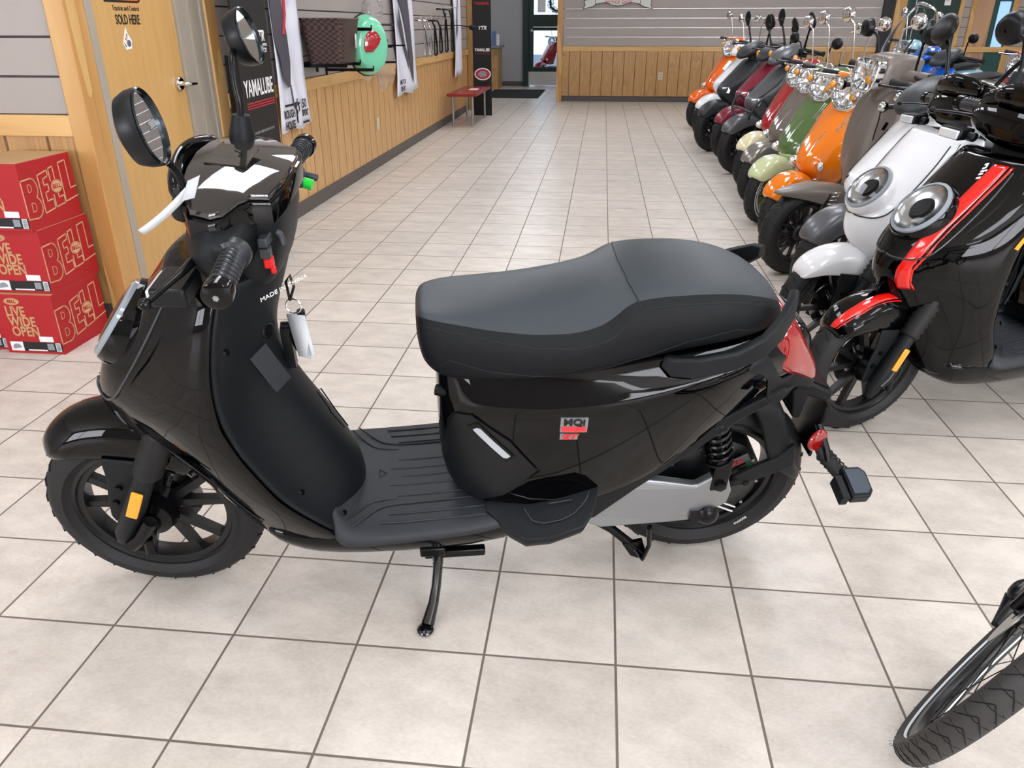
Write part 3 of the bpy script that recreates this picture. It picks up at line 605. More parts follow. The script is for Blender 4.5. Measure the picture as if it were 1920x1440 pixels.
b = MB(); outline(b, mid, lambda u, v, d: fr_(u, v, .0145+d), .009)
for tl in tails: outline(b, tl, lambda u, v, d: fr_(u, v, .0085+d), .009)
b.build('outline', M_lblb, t, smooth=False)
text('script_text', 'Service Girls', (0, -.016, .04), (1, 0, 0), (0, 0, 1), .12, M_scr, t, shear=.4, sx=.8)

t = empty('hanging_wreath', (-.27, 18.85, 1.78)); tag(t, 'green leafy wreath hanging outside the upper entrance glass', 'wreath')
b = MB(); random.seed(11)
for i in range(420):
    a = random.random()*2*pi; r = .17+random.gauss(0, .035); p = Vector((cos(a)*r, random.gauss(0, .03), sin(a)*r)); d = Vector((random.gauss(0, 1), random.gauss(0, 1), random.gauss(0, 1))).normalized()*.05; e = d.orthogonal().normalized()*.012
    b.add([p-e, p+d, p+e], [(0, 1, 2)])
b.build('leaves', mat('wreath_green', '#3c5230', .7), t)
MB().tube([(0.17*cos(a), 0, .17*sin(a)) for a in [2*pi*k/24 for k in range(24)]], .02, 8, closed=True).build('ring', mat('twig_brown', '#4a3a28', .8), t)
# ---------------- the electric scooters (same body, three colours) ----------------
COWL = [  # u, s front centre, s at side crease, n crease, s edge, w edge, s inner ridge
 (.285, .30, .31, .12, .47, .150, .50), (.33, .25, .285, .12, .47, .168, .52), (.38, .205, .255, .12, .44, .185, .53), (.47, .14, .213, .12, .365, .195, .505), (.55, .075, .170, .12, .333, .200, .470),
 (.61, .012, .128, .12, .31, .205, .438), (.66, -.003, .103, .12, .297, .208, .415), (.70, .008, .088, .12, .288, .210, .398), (.75, .03, .098, .12, .287, .210, .382), (.80, .062, .135, .12, .290, .208, .382),
 (.85, .105, .165, .118, .297, .204, .395), (.90, .145, .195, .115, .308, .196, .412), (.94, .18, .222, .11, .318, .185, .428), (.98, .21, .25, .10, .33, .155, .44)]
def cowl_half(u):
    g = lambda k: interp(COWL, u, k)
    sf, s1, n1, se, w = g(1), g(2), g(3), g(4), g(5)
    return [Vector((sf, 0, u)), Vector((sf+.006, .035, u)), Vector((sf+(s1-sf)*.45, .085, u)), Vector((s1, n1, u)), Vector((s1*.62+se*.38, n1*.5+w*.5+.008, u)), Vector((s1*.25+se*.75, n1*.12+w*.88+.006, u)), Vector((se, w, u))]
def cowl_pt(u, t, side=-1, off=0):
    """t 0..1 from the nose line to the outer edge of the front cowl"""
    h = cowl_half(u); x = t*(len(h)-1); i = min(int(x), len(h)-2); p = h[i].lerp(h[i+1], x-i); d = (h[i+1]-h[i]); nrm = Vector((-d.y, d.x, 0)).normalized()
    p = p+nrm*off
    return Vector((p.x, side*p.y, p.z))
BODY = [  # s: u_bot, w_bot, u_mid, w_mid, u_top, w_top
 (.700, .50, .045, .675, .075, .775, .045), (.715, .42, .075, .676, .102, .775, .066), (.75, .385, .110, .678, .132, .770, .086), (.80, .375, .135, .680, .157, .77, .104), (.90, .368, .155, .685, .178, .775, .118), (1.0, .372, .160, .694, .188, .785, .126),
 (1.1, .402, .155, .712, .190, .785, .130), (1.2, .462, .145, .735, .185, .795, .130), (1.3, .545, .128, .755, .168, .805, .122), (1.38, .610, .108, .768, .143, .810, .108), (1.45, .650, .085, .757, .112, .80, .085), (1.5, .655, .07, .735, .090, .79, .065), (1.525, .645, .05, .69, .065, .73, .05)]
def body_w(s, u):
    g = lambda k: interp(BODY, s, k); ub, wb, um, wm, ut, wt = [g(k) for k in range(1, 7)]
    if u <= um:
        t = max(0, (u-ub)/(um-ub)); return wb+(wm-wb)*(1-(1-t)**1.6)
    return wm+(wt-wm)*min(1, (u-um)/(ut-um))
def skin(outline_, wf, off, side=-1, nx=16, ny=12, th=.004, M=None):
    xs = [p[0] for p in outline_]; x0, x1 = min(xs)+1e-4, max(xs)-1e-4; b = MB(M); vs = []
    for i in range(nx+1):
        x = x0+(x1-x0)*i/nx; ys = []
        for p, q in zip(outline_, outline_[1:]+outline_[:1]):
            if (p[0]-x)*(q[0]-x) <= 0 and p[0] != q[0]: ys.append(p[1]+(q[1]-p[1])*(x-p[0])/(q[0]-p[0]))
        y0, y1 = min(ys), max(ys)
        vs += [Vector((x, side*(wf(x, y0+(y1-y0)*j/ny)+off), y0+(y1-y0)*j/ny)) for j in range(ny+1)]
    n = len(vs); fr = [(i*(ny+1)+j, i*(ny+1)+j+1, (i+1)*(ny+1)+j+1, (i+1)*(ny+1)+j) for i in range(nx) for j in range(ny)]
    back = [v-Vector((0, side*th, 0)) for v in vs]; fs = fr+[tuple(n+k for k in f[::-1]) for f in fr]
    rim = [i*(ny+1) for i in range(nx+1)]+[nx*(ny+1)+j for j in range(1, ny+1)]+[i*(ny+1)+ny for i in range(nx-1, -1, -1)]+[j for j in range(ny-1, 0, -1)]
    for a, c in zip(rim, rim[1:]+rim[:1]): fs.append((a, c, n+c, n+a))
    return b.add(vs+back, fs)
SEAT = [  # s: u_bot, w_bot, w_mid, u_seam, w_seam, u_top
 (.664, .77, .03, .050, .815, .035, .822), (.672, .715, .065, .085, .832, .066, .832), (.70, .685, .095, .108, .836, .086, .836), (.75, .680, .116, .128, .832, .102, .842), (.82, .688, .134, .144, .822, .120, .852), (.90, .700, .150, .158, .814, .136, .868),
 (.98, .712, .158, .163, .816, .145, .884), (1.04, .722, .160, .164, .830, .146, .898), (1.075, .730, .160, .163, .862, .138, .910), (1.10, .736, .160, .162, .888, .130, .917), (1.16, .750, .156, .160, .896, .128, .920), (1.25, .766, .150, .156, .896, .124, .918), (1.33, .772, .138, .146, .888, .114, .906), (1.39, .780, .118, .128, .866, .096, .884), (1.43, .788, .092, .100, .842, .072, .852), (1.458, .792, .060, .068, .818, .045, .824)]
def seat_pt(s, k):
    g = lambda j: interp(SEAT, s, j); ub, wb, wm, us, ws, ut = [g(j) for j in range(1, 7)]
    return [Vector((s, -wb, ub)), Vector((s, -wm, ub+(us-ub)*.3)), Vector((s, -(wm*.93+ws*.07), ub+(us-ub)*.68)), Vector((s, -ws, us)), Vector((s, -ws*.55, us+(ut-us)*.75)), Vector((s, 0, ut))][k]
def wheel(parent, name, c, R, Wt, Rr, mrim, spokes='five', M=None, side=-1, whitewall=False, disc=True, hub=None):
    """wheel in the s-u plane; parts tyre, rim, disc below the wheel part"""
    c = Vector(c)
    def bld(b, nm, m, par, **k): return b.build(nm, m, par, **k)
    b = MB(M); w = Wt/2
    prof = [(Rr, -w*.62), (Rr+.012, -w*.80), (R-.05, -w*.99), (R-.028, -w*.93), (R-.010, -w*.62), (R-.002, -w*.28), (R, 0), (R-.002, w*.28), (R-.010, w*.62), (R-.028, w*.93), (R-.05, w*.99), (Rr+.012, w*.80), (Rr, w*.62), (Rr+.004, 0)]
    b.lathe(prof, c, (0, 1, 0), 72, loop=True)
    tyre = bld(b, name, M_rub, parent)
    b = MB(M)   # tread grooves as shallow dark bars
    for k in range(30):
        a = 2*pi*k/30
        for sd in (-1, 1):
            p = [c+Vector((cos(a+o)*(R-dr), sd*w*y, sin(a+o)*(R-dr))) for o, dr, y in ((0, .0008, .12), (.05, .003, .42), (.075, .011, .68))]
            b.tube(p, .0024, 4, cap=True)
    bld(b, 'tread_groove', mat('groove_black', '#040404', .8), tyre)
    if whitewall:
        b = MB(M); b.lathe([(Rr+.006, -w*.80), (Rr+.04, -w*1.0), (Rr+.04, -w*.92), (Rr+.006, -w*.72)], c, (0, 1, 0), 64, loop=True); bld(b, 'white_sidewall', mat('whitewall', '#d9dde2', .5), tyre)
    b = MB(M)
    b.lathe([(Rr+.004, -w*.66), (Rr-.006, -w*.70), (Rr-.010, -w*.55), (Rr-.022, -w*.50), (Rr-.026, 0), (Rr-.022, w*.5), (Rr-.010, w*.55), (Rr-.006, w*.70), (Rr+.004, w*.66), (Rr-.002, 0)], c, (0, 1, 0), 64, loop=True)
    hr = hub or .042
    b.lathe([(0, -w*.62), (hr*.8, -w*.62), (hr, -w*.45), (hr, w*.45), (hr*.8, w*.62), (0, w*.62)], c, (0, 1, 0), 32)
    def spoke(a, r0, r1, wd, th, da=0):
        p0 = c+Vector((cos(a)*r0, 0, sin(a)*r0)); p1 = c+Vector((cos(a+da)*r1, 0, sin(a+da)*r1)); d = (p1-p0).normalized(); t = Vector((-d.z, 0, d.x)); n = Vector((0, 1, 0))
        q = []
        for p, ww in ((p0, wd), (p1, wd*.8)): q += [p+t*ww+n*th*sx for sx in (-1, 1)]+[p-t*ww+n*th*sx for sx in (1, -1)]
        b.add(q, [(0, 1, 2, 3), (7, 6, 5, 4), (0, 4, 5, 1), (1, 5, 6, 2), (2, 6, 7, 3), (3, 7, 4, 0)])
    if spokes == 'five':
        for k in range(5):
            a = 2*pi*k/5+.35
            spoke(a-.06, hr*.7, Rr-.018, .0115, .011, -.2); spoke(a+.06, hr*.7, Rr-.018, .0115, .011, .2)
    elif spokes == 'multi':
        for k in range(14): spoke(2*pi*k/14, hr*.7, Rr-.018, .006, .009)
    elif spokes == 'disc':
        b.lathe([(0, -w*.3), (Rr-.03, -w*.2), (Rr-.02, 0), (Rr-.03, w*.2), (0, w*.3)], c, (0, 1, 0), 48)
    rim = bld(b, 'rim', mrim, parent if False else tyre, bevel=0)
    if disc:
        b = MB(M); y = w*.72*-side
        b.lathe([(.058, y-.002), (.098, y-.002), (.098, y+.002), (.058, y+.002)], c, (0, 1, 0), 48, loop=True)
        for k in range(6): a = k*pi/3; b.tube([c+Vector((cos(a)*.03, y*.8, sin(a)*.03)), c+Vector((cos(a)*.075, y, sin(a)*.075))], .006, 6)
        bld(b, 'brake_disc', M_disc, tyre)
    return tyre
def mirror_round(t, M, base, elbow, head, r, m_stem, side, nrm, glassd=1, boot=True, mh=None, name='mirror'):
    """round mirror: boot, stem, head shell, glass. nrm = facing of the glass"""
    mh = mh or M_mat2; nrm = Vector(nrm).normalized(); head = Vector(head)
    a = nrm.orthogonal().normalized(); c = nrm.cross(a)
    b = MB(M); b.lathe([(r*.10, -.028), (r*.6, -.027), (r*.88, -.020), (r*.98, -.007), (r, .003), (r*1.0, .008), (r*.955, .010), (r*.95, .004), (.0, .004)], head, nrm, 40); hd = b.build(name+'_head', mh, t)
    b = MB(M); b.lathe([(0, .0062), (r*.93, .0062), (r*.945, .0045)], head, nrm, 40); b.build('mirror_glass', M_mir, hd)
    b = MB(M); b.lathe([(r*.93, .006), (r*.955, .012), (r*1.0, .010)], head, nrm, 40); b.build('chrome_bezel', mat('dark_chrome', '#43494d', .2, 1), hd)
    b = MB(M); b.tube([base]+list(elbow)+[head-nrm*.022], .0062, 10, smooth=2); b.build('mirror_stem', m_stem, t)
    if boot:
        b = MB(M); d = (Vector(elbow[0])-Vector(base)).normalized(); p = Vector(base); b.tube([p-d*.026, p-d*.012, p+d*.020, p+d*.022], [.0235, .0225, .016, .009], 20); b.build('mirror_boot', M_mat, t)
BOXK = 1.0437
A_ = Matrix(((BOXK, 0, 0, -.0309), (0, BOXK, 0, 0), (0, 0, BOXK, -.0602), (0, 0, 0, 1)))
def electric_scooter(name, loc, psi, lean, steer, label, cat='scooter', paint=None, stripe=False, detail=True, fender_paint=None, light_dz=0, mirror_big=False, group=None, shear=0, cover=None):
    t = empty(name, (loc[0], loc[1], 0), (radians(lean), 0, radians(psi))); tag(t, label, cat, group)
    P = paint or M_blk
    A = Vector((.36, 0, 1.05)); ax = Vector((.407, 0, .914))
    S = A_ @ Matrix.Translation(A) @ Matrix.Rotation(radians(steer), 4, ax) @ Matrix.Translation(-A); SW = S @ A_.inverted(); SF = S; BS = A_; MB.base = None
    if shear:
        SH = Matrix(((1, 0, shear, -.72*shear), (0, 1, 0, 0), (0, 0, 1, 0), (0, 0, 0, 1))); BS = A_ @ SH; SF = Matrix.Translation((0, 0, -.045)) @ S; S = BS @ Matrix.Translation(A) @ Matrix.Rotation(radians(steer), 4, ax) @ Matrix.Translation(-A)
    # wheels
    wheel(t, 'front_tyre', (0, 0, .261), .261, .092, .192, M_rim, 'five', SW)
    wheel(t, 'rear_tyre', (1.393, 0, .264), .264, .112, .190, M_rim, 'none', None, disc=False, hub=.06)
    b = MB(); b.lathe([(0, -.062), (.085, -.062), (.105, -.05), (.128, -.046), (.142, -.038), (.146, .04), (0, .05)], (1.393, 0, .264), (0, 1, 0), 48)
    hm = b.build('hub_motor', M_rim, t)
    b = MB()
    for k in range(10): a = 2*pi*k/10; p = Vector((1.393+cos(a)*.132, -.046, .264+sin(a)*.132)); b.cyl(p, p+Vector((0, -.005, 0)), .0045, seg=8)
    b.build('motor_bolt', M_alu, hm)
    b = MB()
    for k in range(9): a = radians(20+8*k); b.box((-.002, -.004, 0), (.002, 0, .055), Matrix.Translation((1.393+cos(a)*.06, -.058, .264+sin(a)*.06)) @ Matrix.Rotation(pi/2-a, 4, 'Y'))
    b.build('motor_fin', M_rim, hm)
    if detail:
        text('maker_text', 'BOSCH', (1.435, -.068, .345), (.86, 0, .5), (-.5, 0, .86), .02, mat('red_print'), hm, bold=.0004)
        b = MB(); b.prism([(-.05, -.012), (.05, -.012), (.05, .014), (-.05, .014)], lambda x, y, d: Vector((1.435+x*.86-y*.5, -.066+d, .345+x*.5+y*.86)), 0, .002); b.build('maker_plate', M_alu, hm)
        b = MB(); b.lathe([(0, -.066), (.009, -.066), (.009, -.06)], (1.49, 0, .335), (0, 1, 0), 16); b.build('green_dot', mat('green_dot', '#1d8a4c', .5), hm)
        b = MB()
        for q in (0, .016): b.box((-.045, -.066, -.002), (.045, -.063, .002), Matrix.Translation((1.44-q*.3, 0, .205-q)) @ Matrix.Rotation(radians(28), 4, 'Y'))
        b.build('white_marking', M_wht, hm); text('marking_text', 'A', (1.29, -.05, .165), (1, 0, -.1), (.1, 0, 1), .03, M_wht, hm)
        text('tyre_text', 'MAXXIS', (1.51, -.0575, .12), (.72, 0, .69), (-.69, 0, .72), .011, M_wht, hm)
    MB.base = BS
    # fork legs with gaiters
    for sd in (-1, 1):
        n = sd*.098
        b = MB(SF); b.tube([(-.022, n, .285), (-.012, n, .31), (.030, n, .39), (.082, n, .495)], [.014, .023, .025, .022], 16); lg = b.build('fork_leg', M_mat, t)
        b = MB(SF); pts = []; rs = []
        for i in range(15): q = i/14; pts.append((.080+.062*q, n*.97, .488+.125*q)); rs.append(.0325 if i % 2 else .027)
        b.tube(pts, rs, 18); b.build('rubber_gaiter', M_rub, lg, ang=80)
        b = MB(SF); b.tube([(.14, n*.97, .615), (.22, n*.9, .80)], .02, 12); b.build('fork_tube', M_chr if False else M_frk, lg)
        if sd < 0:
            b = MB(SF); R_ = Matrix.Translation((.046, n-.0245, .420)) @ Matrix.Rotation(radians(24), 4, 'Y'); b.box((-.013, -.004, -.040), (.013, .003, .040), R_); b.build('amber_reflector', M_amb, lg, bevel=.006, bseg=3)
    b = MB(SW); b.cyl((0, -.118, .261), (0, .118, .261), .012); b.lathe([(.0, -.092), (.026, -.092), (.028, -.066), (.05, -.058), (.06, -.03), (0, -.025)], (0, 0, .261), (0, 1, 0), 32); b.tube([(-.03, -.118, .235), (0, -.118, .262), (.03, -.112, .31)], .017, 10); b.tube([(.012, -.122, .215), (.012, -.116, .255)], .012, 10); b.build('axle', M_frk, t)
    b = MB(SF); b.tube([(.0, .07, .36), (.03, .08, .42)], .03, 8); b.box((.02, .045, .30), (.10, .085, .37)); b.build('brake_caliper', M_mat2, t, bevel=.006)
    # front fender: arc shell
    b = MB(SF); rr = []; arc = [125, 121, 115, 108, 100, 91, 82, 72, 60, 48]
    for i, a in enumerate(arc):
        q = i/(len(arc)-1); a = radians(a); Rf = .302+.050*sin(pi/2*min(1, q*1.6)); wv = .038+.034*min(1, q*4+.1); dp = .028+.085*min(1, q*1.9)
        def P_(r, n): return Vector((cos(a)*r, n, .261+sin(a)*r))
        half = [P_(Rf+.004, 0), P_(Rf, wv*.5), P_(Rf-.014-dp*.15, wv*.88), P_(Rf-.02-dp*.25, wv*1.0), P_(Rf-dp*.6, wv*1.03), P_(Rf-dp, wv*1.0), P_(Rf-dp, wv*.94), P_(Rf-.034, wv*.84), P_(Rf-.012, 0)]
        rr.append([Vector(p) for p in mirror_ring([tuple(x) for x in half])])
    fd = b.loft(rr).build('front_fender', fender_paint or P, t, sub=1)
    for sd in (-1, 1):   # side plates of the fender
        b = MB(SF); b.prism([(-.02, .515), (.06, .505), (.045, .445), (.028, .39), (.0, .345), (-.035, .325), (-.042, .345), (-.035, .40), (-.022, .45)], lambda x, y, d: Vector((x, sd*(.072+d), y)), 0, .008); sp = b.build('fender_bracket', M_mat, fd, smooth=False, bevel=.003)
        for q in ((.0, .432), (-.018, .388)): b = MB(SF); b.lathe([(0, .088*1), (.0075, .088), (.0085, .08)], (q[0], 0, q[1]), (0, sd, 0), 12); b.build('bracket_bolt', M_frk, fd)
    # front cowl
    us = [.285, .30, .33, .36, .40, .44, .48, .52, .56, .60, .635, .67, .70, .73, .76, .80, .84, .88, .92, .95, .975, .98]
    def cring(u):
        h = [tuple(p) for p in cowl_half(u)]; se, w, s1, sf = h[-1][0], h[-1][1], h[3][0], h[0][0]
        h += [(se+.004, w-.006, u), (se-.002, w-.022, u), (s1+.05, .075, u), (max(s1+.05, sf+.07), 0, u)]
        return [Vector(p) for p in mirror_ring(h)]
    cw = MB().loft([cring(u) for u in us]).build('front_cowl', P, t, sub=1)
    # raised nose panel outlined by a seam
    b = MB()
    for sd in (-1, 1):
        b.tube([cowl_pt(u, tt, sd, .001) for u, tt in ((.695, .02), (.69, .12), (.692, .3), (.705, .40), (.73, .46), (.80, .50), (.88, .52), (.95, .52))], .0028, 6, smooth=2)
    b.build('nose_seam', mat('seam_grey', '#3b3d40', .25), cw)
    b = MB()
    for sd in (-1, 1): b.tube([cowl_pt(u, tt, sd, .0005) for u, tt in ((.96, .60), (.86, .60), (.76, .52), (.68, .50), (.60, .50), (.52, .56), (.45, .6), (.38, .62))], .0016, 5, smooth=2)
    b.build('side_seam', M_frk, cw)
    # headlight
    lz = light_dz; hn = Vector((-.79, 0, .61)).normalized(); hc = Vector((interp(COWL, .828+lz, 1)+.008, 0, .828+lz))+hn*(.009 if detail else .014); hu = Vector((.61, 0, .79)).normalized()
    b = MB(); rr = []
    for q, h in ((1.10, -.06), (1.10, -.012), (1.04, .002), (.97, .0)):
        rr.append([hc+hu*(.088*q*sin(a))+Vector((0, 1, 0))*(.082*q*cos(a))+hn*h for a in [2*pi*k/36 for k in range(36)]])
    hl = b.loft(rr, cap=False).build('headlight', M_mat2 if False else P, t)
    def hring(q, h): return [hc+hu*(.088*q*sin(a))+Vector((0, 1, 0))*(.082*q*cos(a))+hn*h for a in [2*pi*k/36 for k in range(36)]]
    b = MB(); b.loft([hring(.985, -.004), hring(.97, .006), hring(.85, .012), hring(.5, .017), hring(.02, .018)], cap=False); b.build('clear_lens', M_lens, hl)
    b = MB(); b.loft([hring(.96, .002), hring(.86, -.003), hring(.6, -.008), hring(.3, -.010), hring(.01, -.010)], cap=False); b.build('lamp_reflector', M_refl, hl)
    b = MB(); b.loft([hring(.99, .0), hring(.985, .009), hring(.88, .013), hring(.87, .004)], cap=False); b.build('light_ring', mat('frosted_ring', '#8d959c', .12, coat=.5), hl)
    b = MB(); b.lathe([(.0, .006), (.03, .003), (.036, -.009), (0, -.012)], hc, hn, 24); b.build('projector', M_mat2, hl)
    # leg shield (inner, matt)
    def lring(u):
        se, w, sb = interp(COWL, u, 4), interp(COWL, u, 5), interp(COWL, u, 6)
        h = [(sb, 0, u), (sb-.006, .045, u), (sb-.035, .085, u), (se+(sb-se)*.30, .125, u), (se+.016, w-.030, u), (se+.010, w-.007, u), (se-.004, w-.010, u), (se-.004, w-.05, u), (sb-.09, .03, u), (sb-.09, 0, u)]
        return [Vector(p) for p in mirror_ring(h)]
    ls = MB().loft([lring(u) for u in (.345, .36, .40, .45, .50, .56, .62, .68, .74, .80, .86, .91, .95, .972, .975)]).build('leg_shield', M_mat, t, sub=1)
    b = MB()   # screws, hatch, data plate
    for s_, n_, u_ in ((.318, -.186, .87), (.395, -.172, .49), (.470, -.14, .385)): b.lathe([(0, .002), (.006, .002), (.007, -.002)], (s_+.014, n_, u_), (.9, -.3, .3), 12)
    b.build('screw', M_frk, ls)
    if detail:
        b = MB(); b.box((-.022, -.002, -.055), (.022, .002, .055), Matrix.Translation((.372, -.07, .745)) @ Euler((radians(-4), radians(-20), radians(48))).to_matrix().to_4x4()); b.build('data_plate', mat('data_plate_grey', '#2f3236', .3), ls)
        text('stamped_text', 'MADE IN CHINA', (.425, -.06, .925), (.75, .62, .12), (0, -.2, 1), .014, M_wht, ls)
        b = MB(); b.tube([(.392, .0, .80), (.42, 0, .80), (.436, 0, .81), (.436, 0, .835)], .0085, 10, smooth=1); b.box((.39, -.012, .70), (.41, .012, .80)); b.build('bag_hook', M_mat2, ls)
        b = MB(); b.lathe([(.0, .004), (.013, .003), (.016, .0), (.017, -.01)], (.378, -.052, .825), (.8, -.55, .2), 20); b.build('key_lock', M_frk, ls)
        b = MB(); b.tube([(.497, -.055, .565), (.475, -.062, .615), (.47, -.05, .618), (.45, -.045, .66), (.457, -.035, .66), (.482, -.042, .605), (.504, -.045, .56)], .0016, 5, closed=False); b.build('hatch_seam', M_frk, ls)
    # headset: pods, central column, glass dash
    b = MB(S); rr = []
    for n_, sf, sr, ub, ut in [(n_, a_, b_, c_, d_) for q_, a_, b_, c_, d_ in ((.225, .360, .402, 1.030, 1.092), (.220, .348, .415, 1.010, 1.104), (.18, .318, .420, 1.005, 1.118), (.10, .290, .426, .99, 1.122), (.04, .284, .43, .98, 1.124)) for n_ in (-q_,)]+[(n_, a_, b_, c_, d_) for q_, a_, b_, c_, d_ in ((.04, .284, .43, .98, 1.124), (.10, .290, .426, .99, 1.122), (.17, .310, .420, 1.005, 1.118), (.220, .348, .415, 1.010, 1.104), (.225, .360, .402, 1.030, 1.092)) for n_ in (q_,)]:
        rr.append([Vector(p) for p in ((sf+.03, n_, ub), (sf+.005, n_, ub+.03), (sf, n_, ub+.05), (sf+.01, n_, ut-.02), (sf+.03, n_, ut), (sr-.03, n_, ut-.01), (sr-.004, n_, ut-.02), (sr, n_, ut-.035), (sr-.012, n_, ub+.03), (sr-.03, n_, ub+.004))])
    hs = b.loft(rr).build('handlebar_cover', cover or M_mat, t, sub=1)
    b = MB(S); rr = []
    for u, s0, s1, w in ((.932, .345, .405, .07), (.94, .335, .420, .090), (.97, .33, .440, .104), (1.03, .34, .456, .114), (1.10, .35, .463, .122), (1.112, .36, .460, .118)):
        rr.append([Vector(p) for p in mirror_ring([(s1, 0, u), (s1-.003, w*.6, u), (s1-.018, w, u), (s0+.02, w, u), (s0, w*.6, u), (s0, 0, u)])])
    b.loft(rr).build('column_cover', M_mat, hs, sub=1)
    # glossy dash pan and glass
    def dash(z0, g, name, m, par, th):
        half = [(.300, 0), (.304, .07), (.314, .140), (.340, .185), (.372, .192), (.392, .180), (.408, .148), (.424, .128), (.452, .118), (.465, .060), (.467, 0)]
        cx, b = .38, MB(S); rr = []
        full = half+[(x, -y) for x, y in half[::-1] if y > 0]
        zf = lambda x, y: z0+.034*(1-((x-.36)/.13)**2*.45-(y/.19)**2*.95)+(x-.38)*-.10
        for sc, dz in ((1+g, -th), (1+g, -.004), (.985+g, 0), (.9, 0), (.78, 0), (.65, 0), (.5, 0), (.35, 0), (.2, 0), (.02, 0)):
            rr.append([Vector((cx+(x-cx)*sc, y*sc, zf(cx+(x-cx)*sc, y*sc)+dz)) for x, y in full])
        return b.loft(rr).build(name, m, par, ang=30)
    dash(1.116, .03, 'dash_pan', M_blk, hs, .035); gl = dash(1.125, -.03, 'dash_glass', mat('smoked_glass', '#1a1718', .04, coat=1), hs, .008)
    b = MB(S); b.box((-.035, -.048, -.001), (.035, .048, .001), Matrix.Translation((.365, 0, 1.1590)) @ Matrix.Rotation(radians(6), 4, 'Y')); b.build('display', mat('display_grey', '#26241f', .06, coat=1), gl, bevel=.0)
    b = MB(S)   # raised windscreen lip in front of the dash
    rr = []
    for n_ in (-.125, -.09, -.05, 0, .05, .09, .125):
        q = 1-(n_/.135)**2; rr.append([Vector(p) for p in ((.312-.03*q, n_, 1.09), (.288-.03*q, n_, 1.13+.025*q), (.302-.025*q, n_, 1.15+.032*q), (.312-.025*q, n_, 1.148+.032*q), (.33-.02*q, n_, 1.125))])
    b.loft(rr).build('fly_screen', M_blk, hs, sub=1)
    # grips, bar ends, levers, switches, signals, mirrors
    for sd in (-1, 1):
        b = MB(S); b.tube([(.405, sd*.195, 1.069), (.406, sd*.212, 1.069), (.408, sd*.216, 1.069), (.414, sd*.315, 1.066)], [.028, .027, .0205, .0205], 20)
        for k in range(7): b.tube([Vector((.409+.0009*k, sd*(.225+.012*k), 1.070))+Vector((.0201*cos(a), sd*.006*sin(2*a), .0201*sin(a))) for a in [2*pi*j/12 for j in range(12)]], .0013, 4, closed=True)
        gp = b.build('grip', M_rub2 if False else mat('grip_rubber', '#2a2c30', .32), hs)
        b = MB(S); b.tube([(.4135, sd*.310, 1.066), (.4142, sd*.322, 1.0655), (.4148, sd*.332, 1.065), (.415, sd*.336, 1.0648)], [.0235, .0245, .0235, .016], 22); b.build('bar_end', M_blk, gp)
        b = MB(S); b.lathe([(0, .0372*.0+.001), (.005, .001), (.005, -.002)], (.4152, sd*.337, 1.0647), (0, sd, 0), 6); b.build('bar_end_screw', M_alu, gp)
        b = MB(S); b.tube([(.352, sd*.15, 1.055), (.335, sd*.19, 1.053), (.330, sd*.235, 1.052), (.318, sd*.275, 1.05), (.305, sd*.32, 1.047)], [.010, .011, .008, .0068, .0062], 10, smooth=2, flat=.6); b.ell((.303, sd*.325, 1.0465), (.010, .010, .010), 14, 8); b.build('brake_lever', M_frk, hs)
        b = MB(S); b.tube([(.30, sd*.12, 1.0), (.30, sd*.15, 1.0)], .015, 8); b.box((.265, min(sd*.15, sd*.235), .985), (.325, max(sd*.15, sd*.235), 1.02)); sg = b.build('turn_signal', M_mat2, hs, bevel=.008)
        b = MB(S); b.box((.258, min(sd*.155, sd*.23), .988), (.268, max(sd*.155, sd*.23), 1.015)); b.build('signal_lens', mat('clear_signal_lens', '#c9cdd0', .1, coat=1), sg, bevel=.004)
        if sd < 0:
            b = MB(S); b.box((.424, -.118, 1.045), (.440, -.098, 1.062)); b.box((.426, -.142, 1.05), (.442, -.122, 1.066)); b.box((.420, -.125, 1.02), (.438, -.105, 1.04)); b.tube([(.42, -.09, 1.07), (.45, -.085, 1.05), (.455, -.09, 1.03)], .007, 8); b.build('switch_block', mat('switch_grey', '#2e3236', .4), hs, bevel=.003)
            b = MB(S); b.box((.422, -.118, .998), (.438, -.100, 1.018)); b.box((.430, -.112, .985), (.440, -.104, 1.0)); b.build('red_button', M_btnr, hs, bevel=.003)
        else:
            b = MB(S); b.box((.425, .145, 1.04), (.442, .185, 1.07)); b.tube([(.43, .20, 1.05), (.462, .20, 1.04)], .008, 8); b.build('switch_block', mat('switch_grey'), hs, bevel=.003)
            b = MB(S); b.tube([(.44, .165, 1.045), (.458, .163, 1.040)], .011, 14); b.build('green_button', M_btng, hs)
    if mirror_big:
        for sd, ba, el, hd in ((-1, (.33, -.13, 1.11), [(.335, -.14, 1.16), (.36, -.20, 1.24)], (.36, -.27, 1.32)), (1, (.33, .13, 1.11), [(.335, .14, 1.16), (.36, .20, 1.24)], (.36, .27, 1.32))):
            b = MB(S); R3 = Euler((0, radians(12), radians(-8*sd))).to_matrix()
            b.ell((hd[0], hd[1], hd[2]), (.022, .082, .056), 24, 14, rot=R3); b.build('mirror_head', M_mat2, t)
            b = MB(S); b.tube([ba]+el+[hd], .008, 10, smooth=2); b.build('mirror_stem', M_frk, t); b = MB(S); b.tube([(ba[0], ba[1], ba[2]-.04), ba], [.028, .018], 14); b.build('mirror_boot', M_mat, t)
    else:
        mirror_round(t, S, (.318, -.130, 1.128), [(.326, -.140, 1.165), (.318, -.15, 1.20), (.312, -.20, 1.235), (.325, -.235, 1.252)], (.342, -.262, 1.290), .053, M_frk, -1, (.93, .13, .20))
        mirror_round(t, S, (.352, .118, 1.172), [(.356, .122, 1.21), (.35, .13, 1.24), (.347, .15, 1.29)], (.358, .213, 1.306), .051, M_frk, 1, (.9, 0, .28))
    # floor: glossy lower side and rubber mat
    rr = []
